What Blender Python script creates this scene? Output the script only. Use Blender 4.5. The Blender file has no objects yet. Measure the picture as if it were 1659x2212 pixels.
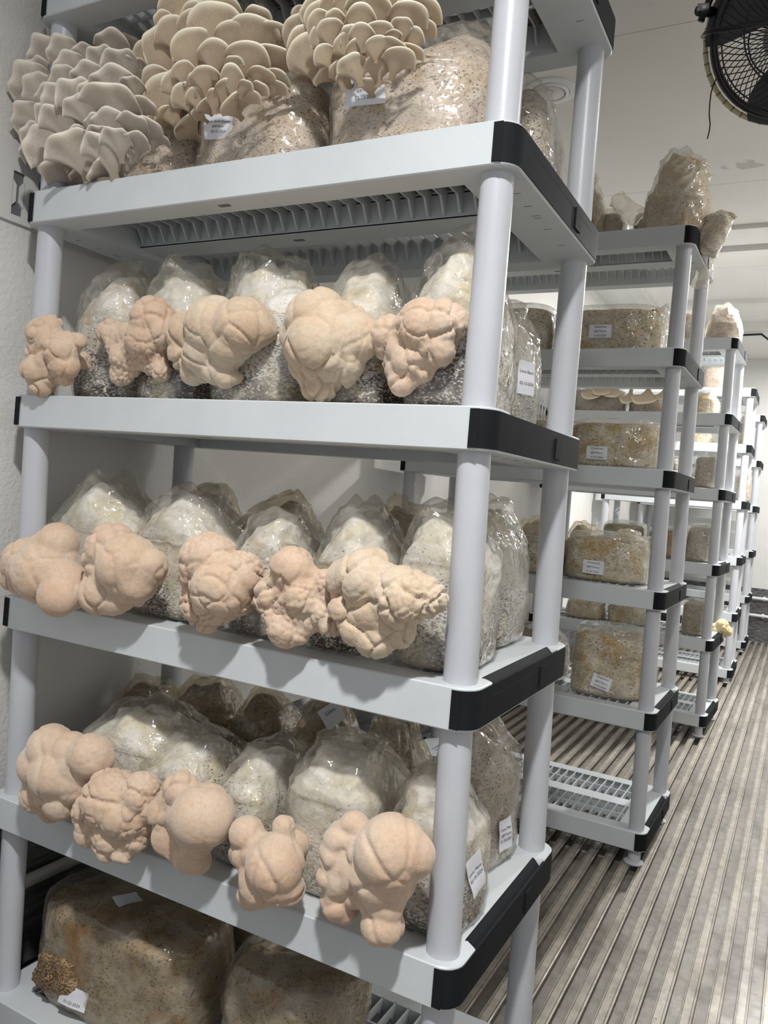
import bpy, bmesh, math, random
from mathutils import Vector, Matrix, noise
from mathutils.bvhtree import BVHTree

C = bpy.context.scene.collection
SC = bpy.context.scene

# ------------------------------------------------------------------ camera
F = 1710.18; PPX = 9.98; PPY = -32.84
CAM = Vector((0.3681, -0.9456, 0.9755))
YAW, PIT, ROL = 0.485535, -0.009576, -0.081162
M = (Matrix.Rotation(YAW, 3, 'Z') @ Matrix.Rotation(PIT, 3, 'X') @ Matrix.Rotation(ROL, 3, 'Y'))
cd = bpy.data.cameras.new('camera'); cam = bpy.data.objects.new('camera', cd); C.objects.link(cam)
cd.sensor_fit = 'HORIZONTAL'; cd.sensor_width = 36; cd.lens = F / 1659 * 36
cd.shift_x = -PPX / 1659; cd.shift_y = PPY / 1659; cd.clip_start = 0.02
r, f, u = M.col[0], M.col[1], M.col[2]
cam.matrix_world = Matrix(((r.x, u.x, -f.x, CAM.x), (r.y, u.y, -f.y, CAM.y), (r.z, u.z, -f.z, CAM.z), (0, 0, 0, 1)))
SC.camera = cam

# ------------------------------------------------------------------ light
SC.view_settings.view_transform = 'Standard'; SC.view_settings.look = 'None'
SC.view_settings.gamma = 1.0; SC.view_settings.use_curve_mapping = False
SC.view_settings.exposure = 0.0
SC.cycles.max_bounces = 8; SC.cycles.diffuse_bounces = 4; SC.cycles.glossy_bounces = 3; SC.cycles.transparent_max_bounces = 10
SC.cycles.use_adaptive_sampling = True; SC.cycles.adaptive_threshold = 0.03
W = bpy.data.worlds.new('world'); SC.world = W; W.use_nodes = True
W.node_tree.nodes['Background'].inputs[0].default_value = (0.78, 0.87, 1.0, 1)
W.node_tree.nodes['Background'].inputs[1].default_value = 0.36

def lamp(name, loc, power, size, col=(1, 0.99, 0.972), aim=None):
    l = bpy.data.lights.new(name, 'AREA'); l.shape = 'DISK'; l.size = size; l.energy = power; l.color = col
    o = bpy.data.objects.new(name, l); o.location = loc; C.objects.link(o)
    if aim:
        o.rotation_euler = (Vector(aim) - Vector(loc)).to_track_quat('-Z', 'Y').to_euler()
    return o
lamp('ceiling_or_fill_lamp', (0.36, -1.06, 2.34), 43, 0.12).data.spread = math.radians(152)
lamp('ceiling_or_fill_lamp', (0.40, 3.70, 2.34), 80, 0.16)
lamp('ceiling_or_fill_lamp', (0.95, 1.60, 2.34), 9, 0.30)  # added fill light for the floor, not a known fixture
lamp('ceiling_or_fill_lamp', (0.50, 5.70, 2.32), 34, 0.20)  # extra light put in to brighten the far wall, no fixture known there

# ------------------------------------------------------------------ constants of the room
G = 0.36371       # tier spacing
T = 0.0575        # shelf thickness
FL = -0.0957      # top of the floor bars
CE = 2.39         # ceiling
XL = -0.97; XR = 1.36; YF = 6.75; YN = -1.9

def cray(px, py):
    return M @ Vector(((px - 829.5 - PPX) / F, 1, -(py - 1106 - PPY) / F))
def atY(px, py, Y):
    d = cray(px, py); return CAM + d * ((Y - CAM.y) / d.y)
def depth(p):
    return (M.transposed() @ (p - CAM)).y

# ------------------------------------------------------------------ helpers
def tag(o, label=None, cat=None, group=None, kind=None):
    if label: o['label'] = label
    if cat: o['category'] = cat
    if group: o['group'] = group
    if kind: o['kind'] = kind
    return o
def empty(name, loc, rz=0.0):
    o = bpy.data.objects.new(name, None); o.location = loc; o.rotation_euler = (0, 0, rz)
    o.empty_display_size = 0.05; C.objects.link(o); return o
def link(name, me, mat, parent=None, smooth=True, loc=None):
    if mat and not me.materials:
        for m in (mat if isinstance(mat, (list, tuple)) else [mat]): me.materials.append(m)
    if smooth: me.polygons.foreach_set('use_smooth', [True] * len(me.polygons))
    o = bpy.data.objects.new(name, me); C.objects.link(o)
    if parent: o.parent = parent
    if loc is not None: o.location = loc
    return o
def mk(name, vs, fs):
    me = bpy.data.meshes.new(name); me.from_pydata(vs, [], fs); me.update(); return me
class MB:
    def __init__(s): s.v = []; s.f = []; s.m = []; s.mi = 0
    def add(s, vs, fs):
        n = len(s.v); s.v += [tuple(v) for v in vs]; s.f += [tuple(i + n for i in f) for f in fs]
        s.m += [s.mi] * len(fs)
    def box(s, x0, x1, y0, y1, z0, z1):
        s.add([(x0,y0,z0),(x1,y0,z0),(x1,y1,z0),(x0,y1,z0),(x0,y0,z1),(x1,y0,z1),(x1,y1,z1),(x0,y1,z1)],
              [(0,3,2,1),(4,5,6,7),(0,1,5,4),(1,2,6,5),(2,3,7,6),(3,0,4,7)])
    def prism(s, poly, a0, a1, axis):
        n = len(poly)
        def P(p, a):
            if axis == 'x': return (a, p[0], p[1])
            if axis == 'y': return (p[0], a, p[1])
            return (p[0], p[1], a)
        s.add([P(p, a0) for p in poly] + [P(p, a1) for p in poly],
              [tuple(range(n)), tuple(range(2*n-1, n-1, -1))] + [(i, i+n, (i+1) % n + n, (i+1) % n) for i in range(n)])
    def tube(s, pts, rad, n=10, closed=False, cap=True):
        pts = [Vector(p) for p in pts]; k = len(pts); rings = []
        up = Vector((0.13, 0.31, 0.94)).normalized(); prev = None
        for i, p in enumerate(pts):
            a = pts[(i-1) % k] if (closed or i > 0) else p; b = pts[(i+1) % k] if (closed or i < k-1) else p
            t = (b - a).normalized()
            if prev is None:
                x = t.cross(up)
                if x.length < 1e-3: x = t.cross(Vector((1, 0, 0)))
            else: x = prev - t * prev.dot(t)
            x.normalize(); prev = x; y = t.cross(x)
            rr = rad[i] if isinstance(rad, (list, tuple)) else rad
            rings.append([p + (x * math.cos(q) + y * math.sin(q)) * rr for q in [2*math.pi*j/n for j in range(n)]])
        vs = [v for rg in rings for v in rg]; fs = []
        for i in range(k if closed else k-1):
            i2 = (i+1) % k
            for j in range(n): fs.append((i*n+j, i*n+(j+1) % n, i2*n+(j+1) % n, i2*n+j))
        if cap and not closed: fs += [tuple(range(n-1, -1, -1)), tuple((k-1)*n+j for j in range(n))]
        s.add(vs, fs)
    def lathe(s, prof, c=(0, 0, 0), n=28):
        vs = []; fs = []
        for (rr, z) in prof:
            vs += [(c[0] + rr*math.cos(2*math.pi*j/n), c[1] + rr*math.sin(2*math.pi*j/n), c[2] + z) for j in range(n)]
        for i in range(len(prof)-1):
            for j in range(n): fs.append((i*n+j, i*n+(j+1) % n, (i+1)*n+(j+1) % n, (i+1)*n+j))
        fs += [tuple(range(n-1, -1, -1)), tuple((len(prof)-1)*n+j for j in range(n))]
        s.add(vs, fs)
    def mesh(s, name, fix=True):
        me = mk(name, s.v, s.f)
        if any(s.m): me.polygons.foreach_set('material_index', s.m)
        if fix:
            bm = bmesh.new(); bm.from_mesh(me); bmesh.ops.recalc_face_normals(bm, faces=bm.faces); bm.to_mesh(me); bm.free()
        return me
def sharpen(me, ang=35):
    me.polygons.foreach_set('use_smooth', [True] * len(me.polygons))
    me.set_sharp_from_angle(angle=math.radians(ang)); return me

# ------------------------------------------------------------------ materials
def material(name):
    m = bpy.data.materials.new(name); m.use_nodes = True
    nt = m.node_tree; return m, nt, nt.nodes['Principled BSDF']
def N(nt, typ, **kw):
    n = nt.nodes.new(typ)
    for k, v in kw.items():
        if k in n.inputs: n.inputs[k].default_value = v
        else: setattr(n, k, v)
    return n
def L(nt, a, ai, b, bi): nt.links.new(a.outputs[ai], b.inputs[bi])
def ramp(nt, stops, src=None, so=0, interp='LINEAR'):
    n = nt.nodes.new('ShaderNodeValToRGB'); e = n.color_ramp; e.interpolation = interp
    while len(e.elements) > 1: e.elements.remove(e.elements[-1])
    e.elements[0].position = stops[0][0]; e.elements[0].color = (*stops[0][1], 1)
    for p, c in stops[1:]:
        q = e.elements.new(p); q.color = (*c, 1)
    if src: L(nt, src, so, n, 0)
    return n
def g(v): return (v, v, v)
def mix(nt, a, b, fac, blend='MIX'):
    n = nt.nodes.new('ShaderNodeMix'); n.data_type = 'RGBA'; n.blend_type = blend
    for sock, s in ((6, a), (7, b), (0, fac)):
        if isinstance(s, tuple) and hasattr(s[0], 'outputs'): L(nt, s[0], s[1], n, sock)
        elif hasattr(s, 'outputs'): L(nt, s, 0, n, sock)
        elif sock == 0: n.inputs[0].default_value = s
        else: n.inputs[sock].default_value = (*s, 1)
    return n
def coords(nt, scale=1.0, rnd=True, kind='Object'):
    tc = nt.nodes.new('ShaderNodeTexCoord'); src, so = tc, kind
    if rnd:
        oi = nt.nodes.new('ShaderNodeObjectInfo')
        ml = N(nt, 'ShaderNodeMath', operation='MULTIPLY'); L(nt, oi, 'Random', ml, 0); ml.inputs[1].default_value = 37.0
        va = N(nt, 'ShaderNodeVectorMath', operation='ADD'); L(nt, tc, kind, va, 0); L(nt, ml, 0, va, 1)
        src, so = va, 0
    return src, so
def noise_tex(nt, src, so, scale, detail=4.0, rough=0.55, dist=0.0):
    n = N(nt, 'ShaderNodeTexNoise'); n.inputs['Scale'].default_value = scale; n.inputs['Detail'].default_value = detail
    n.inputs['Roughness'].default_value = rough; n.inputs['Distortion'].default_value = dist
    L(nt, src, so, n, 'Vector'); return n
def vor(nt, src, so, scale, feature='F1'):
    n = N(nt, 'ShaderNodeTexVoronoi', feature=feature); n.inputs['Scale'].default_value = scale
    L(nt, src, so, n, 'Vector'); return n
def bump(nt, bsdf, src, so, strength, dist, prev=None):
    b = N(nt, 'ShaderNodeBump'); b.inputs['Strength'].default_value = strength; b.inputs['Distance'].default_value = dist
    L(nt, src, so, b, 'Height')
    if prev: L(nt, prev, 0, b, 'Normal')
    if bsdf: L(nt, b, 0, bsdf, 'Normal')
    return b

def plastic(name, col, rough, bumpy=0.0004, var=0.06, spec=0.5):
    m, nt, b = material(name); s, so = coords(nt)
    n = noise_tex(nt, s, so, 9, 5); c2 = tuple(c*(1-var) for c in col)
    rp = ramp(nt, [(0.35, c2), (0.65, col)], n); L(nt, rp, 0, b, 'Base Color')
    b.inputs['Roughness'].default_value = rough; b.inputs['Specular IOR Level'].default_value = spec
    n2 = noise_tex(nt, s, so, 420, 2); bump(nt, b, n2, 0, 0.35, bumpy)
    return m
M_SHELF = plastic('shelf_plastic', (0.60, 0.635, 0.655), 0.42)
M_POST = plastic('post_plastic', (0.53, 0.545, 0.585), 0.34)
M_CAP = plastic('black_plastic', (0.013, 0.015, 0.018), 0.7, 0.0004, 0.3, 0.12)
M_RING = plastic('white_plastic', (0.82, 0.83, 0.83), 0.4)
M_TRIM = plastic('trim_paint', (0.70, 0.70, 0.68), 0.45)
M_BLACK = plastic('fan_black', (0.012, 0.012, 0.014), 0.3, 0.0002, 0.2)
M_DARK = plastic('slot_dark', (0.16, 0.16, 0.165), 0.6)
M_STEEL = plastic('steel', (0.5, 0.5, 0.5), 0.3); M_STEEL.node_tree.nodes['Principled BSDF'].inputs['Metallic'].default_value = 0.9
M_ROPE = plastic('hose_yellow', (0.74, 0.66, 0.44), 0.4)
M_ROPE2 = plastic('hose_white', (0.30, 0.25, 0.17), 0.45)

def wall_mat(name, col, bs, stains=False):
    m, nt, b = material(name); s, so = coords(nt, rnd=False)
    n = noise_tex(nt, s, so, 2.2, 5); rp = ramp(nt, [(0.3, tuple(c*0.93 for c in col)), (0.7, col)], n)
    last = rp
    if stains:
        n3 = noise_tex(nt, s, so, 1.9, 7, 0.62, 0.4)
        mk_ = ramp(nt, [(0.655, g(0)), (0.668, g(1)), (0.72, g(0.35))], n3)
        m2 = mix(nt, (last, 0), tuple(c*0.62 for c in col), 0.0); L(nt, mk_, 0, m2, 0); last = m2
        L(nt, m2, 2, b, 'Base Color')
    else: L(nt, rp, 0, b, 'Base Color')
    b.inputs['Roughness'].default_value = 0.5
    n2 = noise_tex(nt, s, so, 110, 3, 0.6); bump(nt, b, n2, 0, 0.5, bs)
    return m
M_WALL = wall_mat('wall_paint', (0.74, 0.73, 0.70), 0.004)
M_CEIL = wall_mat('ceiling_panel', (0.76, 0.745, 0.715), 0.0005, True)

def floor_mat(name, k_, w_):
    m, nt, b = material(name); s, so = coords(nt, rnd=False)
    mp = N(nt, 'ShaderNodeMapping'); L(nt, s, so, mp, 0); mp.inputs['Scale'].default_value = (6, 0.9, 1)
    n1 = noise_tex(nt, mp, 0, 3.0, 6, 0.6); n2 = noise_tex(nt, s, so, 34, 5, 0.65)
    c1 = ramp(nt, [(0.3, (0.25*k_, 0.232*k_*w_, 0.205*k_*w_*w_)), (0.5, (0.36*k_, 0.338*k_*w_, 0.30*k_*w_*w_)), (0.72, (0.46*k_, 0.43*k_*w_, 0.375*k_*w_*w_))], n1)
    c2 = ramp(nt, [(0.35, g(0.74)), (0.6, g(1.0))], n2)
    mm = mix(nt, (c1, 0), (c2, 0), 1.0, 'MULTIPLY')
    v = vor(nt, s, so, 34); nn = noise_tex(nt, s, so, 11, 3)
    sp = N(nt, 'ShaderNodeMath', operation='MULTIPLY_ADD'); L(nt, nn, 0, sp, 0); sp.inputs[1].default_value = 0.20; sp.inputs[2].default_value = -0.038
    lt = N(nt, 'ShaderNodeMath', operation='LESS_THAN'); L(nt, v, 0, lt, 0); L(nt, sp, 0, lt, 1)
    m3 = mix(nt, (mm, 2), (0.05, 0.035, 0.025), 0.0); L(nt, lt, 0, m3, 0)
    L(nt, m3, 2, b, 'Base Color'); b.inputs['Metallic'].default_value = 0.15
    rr = ramp(nt, [(0.35, g(0.28)), (0.65, g(0.6))], noise_tex(nt, s, so, 5, 4)); L(nt, rr, 0, b, 'Roughness')
    bump(nt, b, n2, 0, 0.4, 0.0015)
    return m
M_FLOOR = floor_mat('floor_aluminium', 0.74, 0.985); M_FLOOR2 = floor_mat('floor_bar_top', 1.0, 0.965)
def lining_mat():
    m, nt, b = material('dark_lining'); s, so = coords(nt, rnd=False)
    mp = N(nt, 'ShaderNodeMapping'); L(nt, s, so, mp, 0); mp.inputs['Scale'].default_value = (3, 1, 9)
    n = noise_tex(nt, mp, 0, 7, 7, 0.7); rp = ramp(nt, [(0.35, g(0.06)), (0.55, g(0.18)), (0.75, g(0.36))], n)
    L(nt, rp, 0, b, 'Base Color'); b.inputs['Metallic'].default_value = 0.5; b.inputs['Roughness'].default_value = 0.45
    bump(nt, b, n, 0, 0.4, 0.003); return m
M_LINING = lining_mat()

def mane_mat(name, c0, c1, c2):
    m, nt, b = material(name); s, so = coords(nt)
    n = noise_tex(nt, s, so, 13, 3); n2 = noise_tex(nt, s, so, 900, 2); n3 = noise_tex(nt, s, so, 170, 4, 0.7)
    rp = ramp(nt, [(0.32, c0), (0.5, c1), (0.7, c2)], n)
    ln = ramp(nt, [(0.3, g(0.86)), (0.6, g(1))], n3); mm = mix(nt, (rp, 0), (ln, 0), 1.0, 'MULTIPLY')
    L(nt, mm, 2, b, 'Base Color')
    b.inputs['Roughness'].default_value = 0.85; b.inputs['Specular IOR Level'].default_value = 0.2
    b.inputs['Sheen Weight'].default_value = 0.35; b.inputs['Sheen Roughness'].default_value = 0.5
    b.inputs['Subsurface Weight'].default_value = 0.25; b.inputs['Subsurface Radius'].default_value = (1, 0.45, 0.25)
    b.inputs['Subsurface Scale'].default_value = 0.006
    b1 = bump(nt, None, n3, 0, 0.5, 0.0018); bump(nt, b, n2, 0, 0.6, 0.0007, b1)
    return m
M_MANE = mane_mat('mane_peach', (0.62, 0.43, 0.305), (0.66, 0.495, 0.365), (0.68, 0.54, 0.42))
M_MANE2 = mane_mat('mane_cream', (0.62, 0.455, 0.32), (0.66, 0.525, 0.385), (0.68, 0.57, 0.45))
M_MANE3 = mane_mat('mane_yellow', (0.78, 0.62, 0.30), (0.84, 0.72, 0.42), (0.86, 0.76, 0.5))

def oyster_mat(name, rim, mid, deep):
    m, nt, b = material(name); uv = nt.nodes.new('ShaderNodeUVMap'); uv.uv_map = 'UVMap'
    sx = nt.nodes.new('ShaderNodeSeparateXYZ'); L(nt, uv, 0, sx, 0)
    s, so = coords(nt)
    nn = noise_tex(nt, s, so, 60, 3)
    w = N(nt, 'ShaderNodeMath', operation='MULTIPLY_ADD'); L(nt, nn, 0, w, 0); w.inputs[1].default_value = 3.0
    ms = N(nt, 'ShaderNodeMath', operation='MULTIPLY'); L(nt, sx, 0, ms, 0); ms.inputs[1].default_value = 230.0; L(nt, ms, 0, w, 2)
    sn = N(nt, 'ShaderNodeMath', operation='SINE'); L(nt, w, 0, sn, 0)
    ab = N(nt, 'ShaderNodeMath', operation='ABSOLUTE'); L(nt, sn, 0, ab, 0)
    # uv.y < 0.5 gill side (0 stem .. 0.48 rim), > 0.5 cap top
    gm = ramp(nt, [(0.0, g(0.4)), (0.12, g(1)), (0.38, g(1)), (0.46, g(0))], sx, 1)
    col = ramp(nt, [(0.0, deep), (0.2, mid), (0.41, tuple(a*0.25+c*0.75 for a, c in zip(rim, mid))), (0.46, rim), (0.485, rim), (0.55, rim), (1.0, mid)], sx, 1)
    dk = ramp(nt, [(0.0, g(0.66)), (0.45, g(1))], ab); mm = mix(nt, (col, 0), (dk, 0), 0.0, 'MULTIPLY'); L(nt, gm, 0, mm, 0)
    L(nt, mm, 2, b, 'Base Color'); b.inputs['Roughness'].default_value = 0.55
    b.inputs['Subsurface Weight'].default_value = 0.3; b.inputs['Subsurface Radius'].default_value = (1, 0.6, 0.35); b.inputs['Subsurface Scale'].default_value = 0.005
    hh = N(nt, 'ShaderNodeMath', operation='MULTIPLY'); L(nt, ab, 0, hh, 0); L(nt, gm, 0, hh, 1)
    bump(nt, b, hh, 0, 0.7, 0.0012)
    return m
M_OYS = oyster_mat('oyster_cream', (0.88, 0.79, 0.63), (0.68, 0.54, 0.38), (0.50, 0.37, 0.24))
M_OYS2 = oyster_mat('oyster_grey', (0.80, 0.73, 0.64), (0.68, 0.59, 0.50), (0.50, 0.41, 0.32))

def block_mat(name, white, cream, speck, ztop, dense, zoned=True, stain=None, sscale=150.0, wet=0.5):
    """substrate seen through its bag: mycelium with grains, more grains low down"""
    m, nt, b = material(name); s, so = coords(nt)
    tc = nt.nodes.new('ShaderNodeTexCoord'); sz = nt.nodes.new('ShaderNodeSeparateXYZ'); L(nt, tc, 'Object', sz, 0)
    zn = noise_tex(nt, s, so, 11, 4)
    za = N(nt, 'ShaderNodeMath', operation='MULTIPLY_ADD'); L(nt, zn, 0, za, 0); za.inputs[1].default_value = 0.16; L(nt, sz, 2, za, 2)
    zz = N(nt, 'ShaderNodeMapRange'); L(nt, za, 0, zz, 0); zz.inputs[1].default_value = 0.06; zz.inputs[2].default_value = ztop
    zz.inputs[3].default_value = 0.0; zz.inputs[4].default_value = 1.0
    n1 = noise_tex(nt, s, so, 22, 5, 0.6, 0.5)
    base = ramp(nt, [(0.38, white), (0.55, tuple((a+c)/2 for a, c in zip(white, cream))), (0.66, cream)], n1)
    if stain:
        n4 = noise_tex(nt, s, so, 9, 4, 0.6, 1.0); rp4 = ramp(nt, [(0.52, g(0)), (0.64, g(0.85))], n4)
        base2 = mix(nt, (base, 0), stain, 0.0); L(nt, rp4, 0, base2, 0); bo = 2
    else: base2, bo = base, 0
    mp = N(nt, 'ShaderNodeMapping'); L(nt, s, so, mp, 0); mp.inputs['Rotation'].default_value = (0.5, 0.4, 0.8); mp.inputs['Scale'].default_value = (1, 1, 1.9)
    sp = noise_tex(nt, mp, 0, sscale, 3, 0.7)
    lo, hi = (dense if zoned else (dense[0], dense[0]))
    th = N(nt, 'ShaderNodeMapRange'); L(nt, zz, 0, th, 0); th.inputs[3].default_value = lo; th.inputs[4].default_value = hi
    sub = N(nt, 'ShaderNodeMath', operation='SUBTRACT'); L(nt, sp, 0, sub, 0); L(nt, th, 0, sub, 1)
    fac = N(nt, 'ShaderNodeMapRange'); L(nt, sub, 0, fac, 0); fac.inputs[1].default_value = -0.015; fac.inputs[2].default_value = 0.03
    patch = ramp(nt, [(0.36, g(0.45)), (0.55, g(1))], noise_tex(nt, s, so, 17, 3))
    fm = N(nt, 'ShaderNodeMath', operation='MULTIPLY'); L(nt, fac, 0, fm, 0); L(nt, patch, 0, fm, 1)
    fine = ramp(nt, [(0.3, g(0.72)), (0.52, g(1))], noise_tex(nt, s, so, 48, 5, 0.7)); base3 = mix(nt, (base2, bo), (fine, 0), 1.0, 'MULTIPLY'); base2, bo = base3, 2
    cc = mix(nt, (base2, bo), speck, 0.0); L(nt, fm, 0, cc, 0); L(nt, cc, 2, b, 'Base Color')
    b.inputs['Roughness'].default_value = 0.6
    b.inputs['Coat Weight'].default_value = wet; b.inputs['Coat Roughness'].default_value = 0.09
    wr = noise_tex(nt, s, so, 30, 5, 0.6, 1.2); wr.noise_type = 'RIDGED_MULTIFRACTAL'
    b1 = bump(nt, None, wr, 0, 0.9, 0.006); L(nt, b1, 0, b, 'Coat Normal')
    bump(nt, b, sp, 0, 0.5, 0.002, bump(nt, None, wr, 0, 0.7, 0.003))
    return m
M_B_MANE = block_mat('substrate_mane', (0.84, 0.825, 0.79), (0.68, 0.59, 0.41), (0.045, 0.028, 0.025), 0.26, (0.395, 0.68), sscale=165)
M_B_MANE2 = block_mat('substrate_mane_white', (0.84, 0.825, 0.79), (0.70, 0.62, 0.45), (0.06, 0.04, 0.035), 0.25, (0.42, 0.68), sscale=180)
M_B_OYS = block_mat('substrate_oyster', (0.70, 0.62, 0.55), (0.62, 0.50, 0.36), (0.13, 0.06, 0.04), 0.30, (0.545, 0.60), sscale=200)
M_B_CHE = block_mat('substrate_chestnut', (0.76, 0.70, 0.58), (0.52, 0.41, 0.22), (0.10, 0.06, 0.035), 0.3, (0.565, 0.565), False, (0.56, 0.37, 0.12), 130, 1.0)
M_B_DARK = block_mat('substrate_brown', (0.46, 0.40, 0.32), (0.24, 0.18, 0.095), (0.05, 0.025, 0.015), 0.3, (0.58, 0.58), False, (0.36, 0.19, 0.05), 160, 0.7)
M_B_GREY = block_mat('substrate_grey', (0.60, 0.54, 0.47), (0.5, 0.42, 0.32), (0.07, 0.045, 0.035), 0.3, (0.54, 0.58), True, None, 190, 0.7)

def film_mat(name, tint, milky, gloss_s=1.0, wr_scale=24.0):
    m = bpy.data.materials.new(name); m.use_nodes = True; nt = m.node_tree; nt.nodes.remove(nt.nodes['Principled BSDF'])
    out = nt.nodes['Material Output']; s, so = coords(nt)
    wr = noise_tex(nt, s, so, wr_scale*1.15, 5, 0.6, 1.2); wr.noise_type = 'RIDGED_MULTIFRACTAL'; v = vor(nt, s, so, wr_scale*1.3, 'DISTANCE_TO_EDGE')
    b1 = bump(nt, None, wr, 0, 0.9, 0.0045); b2 = bump(nt, None, v, 0, 0.5, 0.004, b1)
    tr = N(nt, 'ShaderNodeBsdfTransparent'); tr.inputs[0].default_value = (*tint, 1)
    gl = N(nt, 'ShaderNodeBsdfGlossy'); gl.inputs['Roughness'].default_value = 0.10; gl.inputs[0].default_value = (1, 1, 1, 1); L(nt, b2, 0, gl, 'Normal')
    fr = N(nt, 'ShaderNodeFresnel'); fr.inputs[0].default_value = 1.45; L(nt, b2, 0, fr, 'Normal')
    fm0 = N(nt, 'ShaderNodeMath', operation='MULTIPLY'); L(nt, fr, 0, fm0, 0); fm0.inputs[1].default_value = 1.1*gloss_s
    fm = N(nt, 'ShaderNodeMath', operation='MINIMUM'); L(nt, fm0, 0, fm, 0); fm.inputs[1].default_value = 0.32
    df = N(nt, 'ShaderNodeBsdfDiffuse'); df.inputs[0].default_value = (0.86, 0.82, 0.74, 1); L(nt, b2, 0, df, 'Normal')
    tl = N(nt, 'ShaderNodeBsdfTranslucent'); tl.inputs[0].default_value = (0.86, 0.82, 0.74, 1)
    dd = N(nt, 'ShaderNodeMixShader'); dd.inputs[0].default_value = 0.45; L(nt, df, 0, dd, 1); L(nt, tl, 0, dd, 2)
    fog = ramp(nt, [(0.38, g(milky[0])), (0.68, g(milky[1]))], noise_tex(nt, s, so, 15, 5, 0.65))
    m1 = N(nt, 'ShaderNodeMixShader'); L(nt, fog, 0, m1, 0); L(nt, tr, 0, m1, 1); L(nt, dd, 0, m1, 2)
    m2 = N(nt, 'ShaderNodeMixShader'); L(nt, fm, 0, m2, 0); L(nt, m1, 0, m2, 1); L(nt, gl, 0, m2, 2)
    L(nt, m2, 0, out, 'Surface'); return m
M_FILM = film_mat('film_clear', (0.985, 0.98, 0.965), (0.0, 0.34))
M_FILM_B = film_mat('film_brown', (0.93, 0.885, 0.79), (0.02, 0.34))
M_FILM_S = film_mat('film_small', (0.95, 0.94, 0.9), (0.03, 0.35), 1.0, 34)

def flat(name, col, rough=0.6):
    m, nt, b = material(name); s, so = coords(nt); n = noise_tex(nt, s, so, 40, 2)
    rp = ramp(nt, [(0.3, tuple(c*0.95 for c in col)), (0.7, col)], n); L(nt, rp, 0, b, 'Base Color')
    b.inputs['Roughness'].default_value = rough; return m
M_PAPER = flat('label_paper', (0.74, 0.75, 0.80), 0.45)
M_INK = flat('label_ink', (0.03, 0.03, 0.04), 0.7)

# ------------------------------------------------------------------ the room
def structure(name, me, mat, smooth=False):
    o = link(name, me, mat, None, smooth); o['kind'] = 'structure'; return o
b = MB()
pit = 0.0515; z0 = FL - 0.028
b.box(XL - 0.02, XR + 0.02, YN, YF, z0 - 0.02, z0)
k = 0; x = -0.055 + 0.020 - pit * 18
while x < XR - 0.02:
    w = 0.0130
    b.mi = 0; b.box(x - 0.003, x + 0.003, YN, YF, z0, FL - 0.004); b.mi = 1
    prof = [(x-w, FL-0.006), (x+w, FL-0.006), (x+w, FL-0.0005), (x+w-0.0015, FL), (x+0.0100, FL), (x+0.0093, FL-0.0035), (x+0.0080, FL-0.0035), (x+0.0074, FL),
            (x-0.0074, FL), (x-0.0080, FL-0.0035), (x-0.0093, FL-0.0035), (x-0.0100, FL), (x-w+0.0015, FL), (x-w, FL-0.0005)]
    b.prism(prof, YN, YF, 'y'); b.mi = 0
    x += pit
structure('floor', b.mesh('floor'), [M_FLOOR, M_FLOOR2])
b = MB(); b.box(XL - 0.08, XL, YN, YF + 0.06, 0.30, CE + 0.06)
structure('wall_left', b.mesh('wall_left'), M_WALL)
b = MB(); b.prism([(XL - 0.08, z0 - 0.02), (XL + 0.012, z0 - 0.02), (XL + 0.012, 0.29), (XL, 0.305), (XL - 0.08, 0.305)], YN, YF, 'y')
structure('baseboard_left', b.mesh('baseboard_left'), M_LINING)
b = MB(); b.box(XL, XR, YF, YF + 0.06, 0.37, CE + 0.06); structure('wall_far', b.mesh('wall_far'), M_TRIM)
b = MB(); b.box(XL, XR, YF - 0.015, YF + 0.06, z0 - 0.02, 0.37)
for i in range(14):
    b.box(XL + 0.17*i, XL + 0.17*i + 0.004, YF - 0.018, YF - 0.014, FL, 0.37)
structure('baseboard_far', b.mesh('baseboard_far'), M_LINING)
b = MB(); b.box(XR, XR + 0.06, YN, YF + 0.06, z0 - 0.02, CE + 0.06); structure('wall_right', b.mesh('wall_right'), M_WALL)
b = MB()
seams = [YN, 0.21, 1.44, 2.67, 3.90, 5.12, YF]
for a, c in zip(seams, seams[1:]):
    b.prism([(a+0.0015, CE), (c-0.0015, CE), (c-0.0015, CE+0.06), (a+0.0015, CE+0.06)], XL - 0.08, XR + 0.06, 'x')
b.box(XL - 0.08, XR + 0.06, YN, YF + 0.06, CE + 0.003, CE + 0.07)
structure('ceiling', b.mesh('ceiling'), M_CEIL)
# ceiling side strips running the length of the container
b = MB(); b.box(XL, -0.655, YN, YF, CE - 0.012, CE + 0.001)
for xx in (-0.70, -0.78, -0.86): b.box(xx, xx + 0.012, YN, YF, CE - 0.018, CE - 0.011)
structure('trim_1', b.mesh('trim_1'), M_TRIM)
# cross strips on the ceiling
b = MB(); b.box(-0.5, XR, 3.20, 3.44, CE - 0.022, CE + 0.001); b.box(-0.5, XR, 3.47, 3.52, CE - 0.045, CE + 0.001); structure('trim_2', b.mesh('trim_2'), M_TRIM)
b = MB(); b.box(-0.5, XR, 4.62, 4.70, CE - 0.03, CE + 0.001); b.box(-0.5, XR, 5.30, 5.62, CE - 0.05, CE + 0.001); structure('trim_3', b.mesh('trim_3'), M_TRIM)
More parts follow.
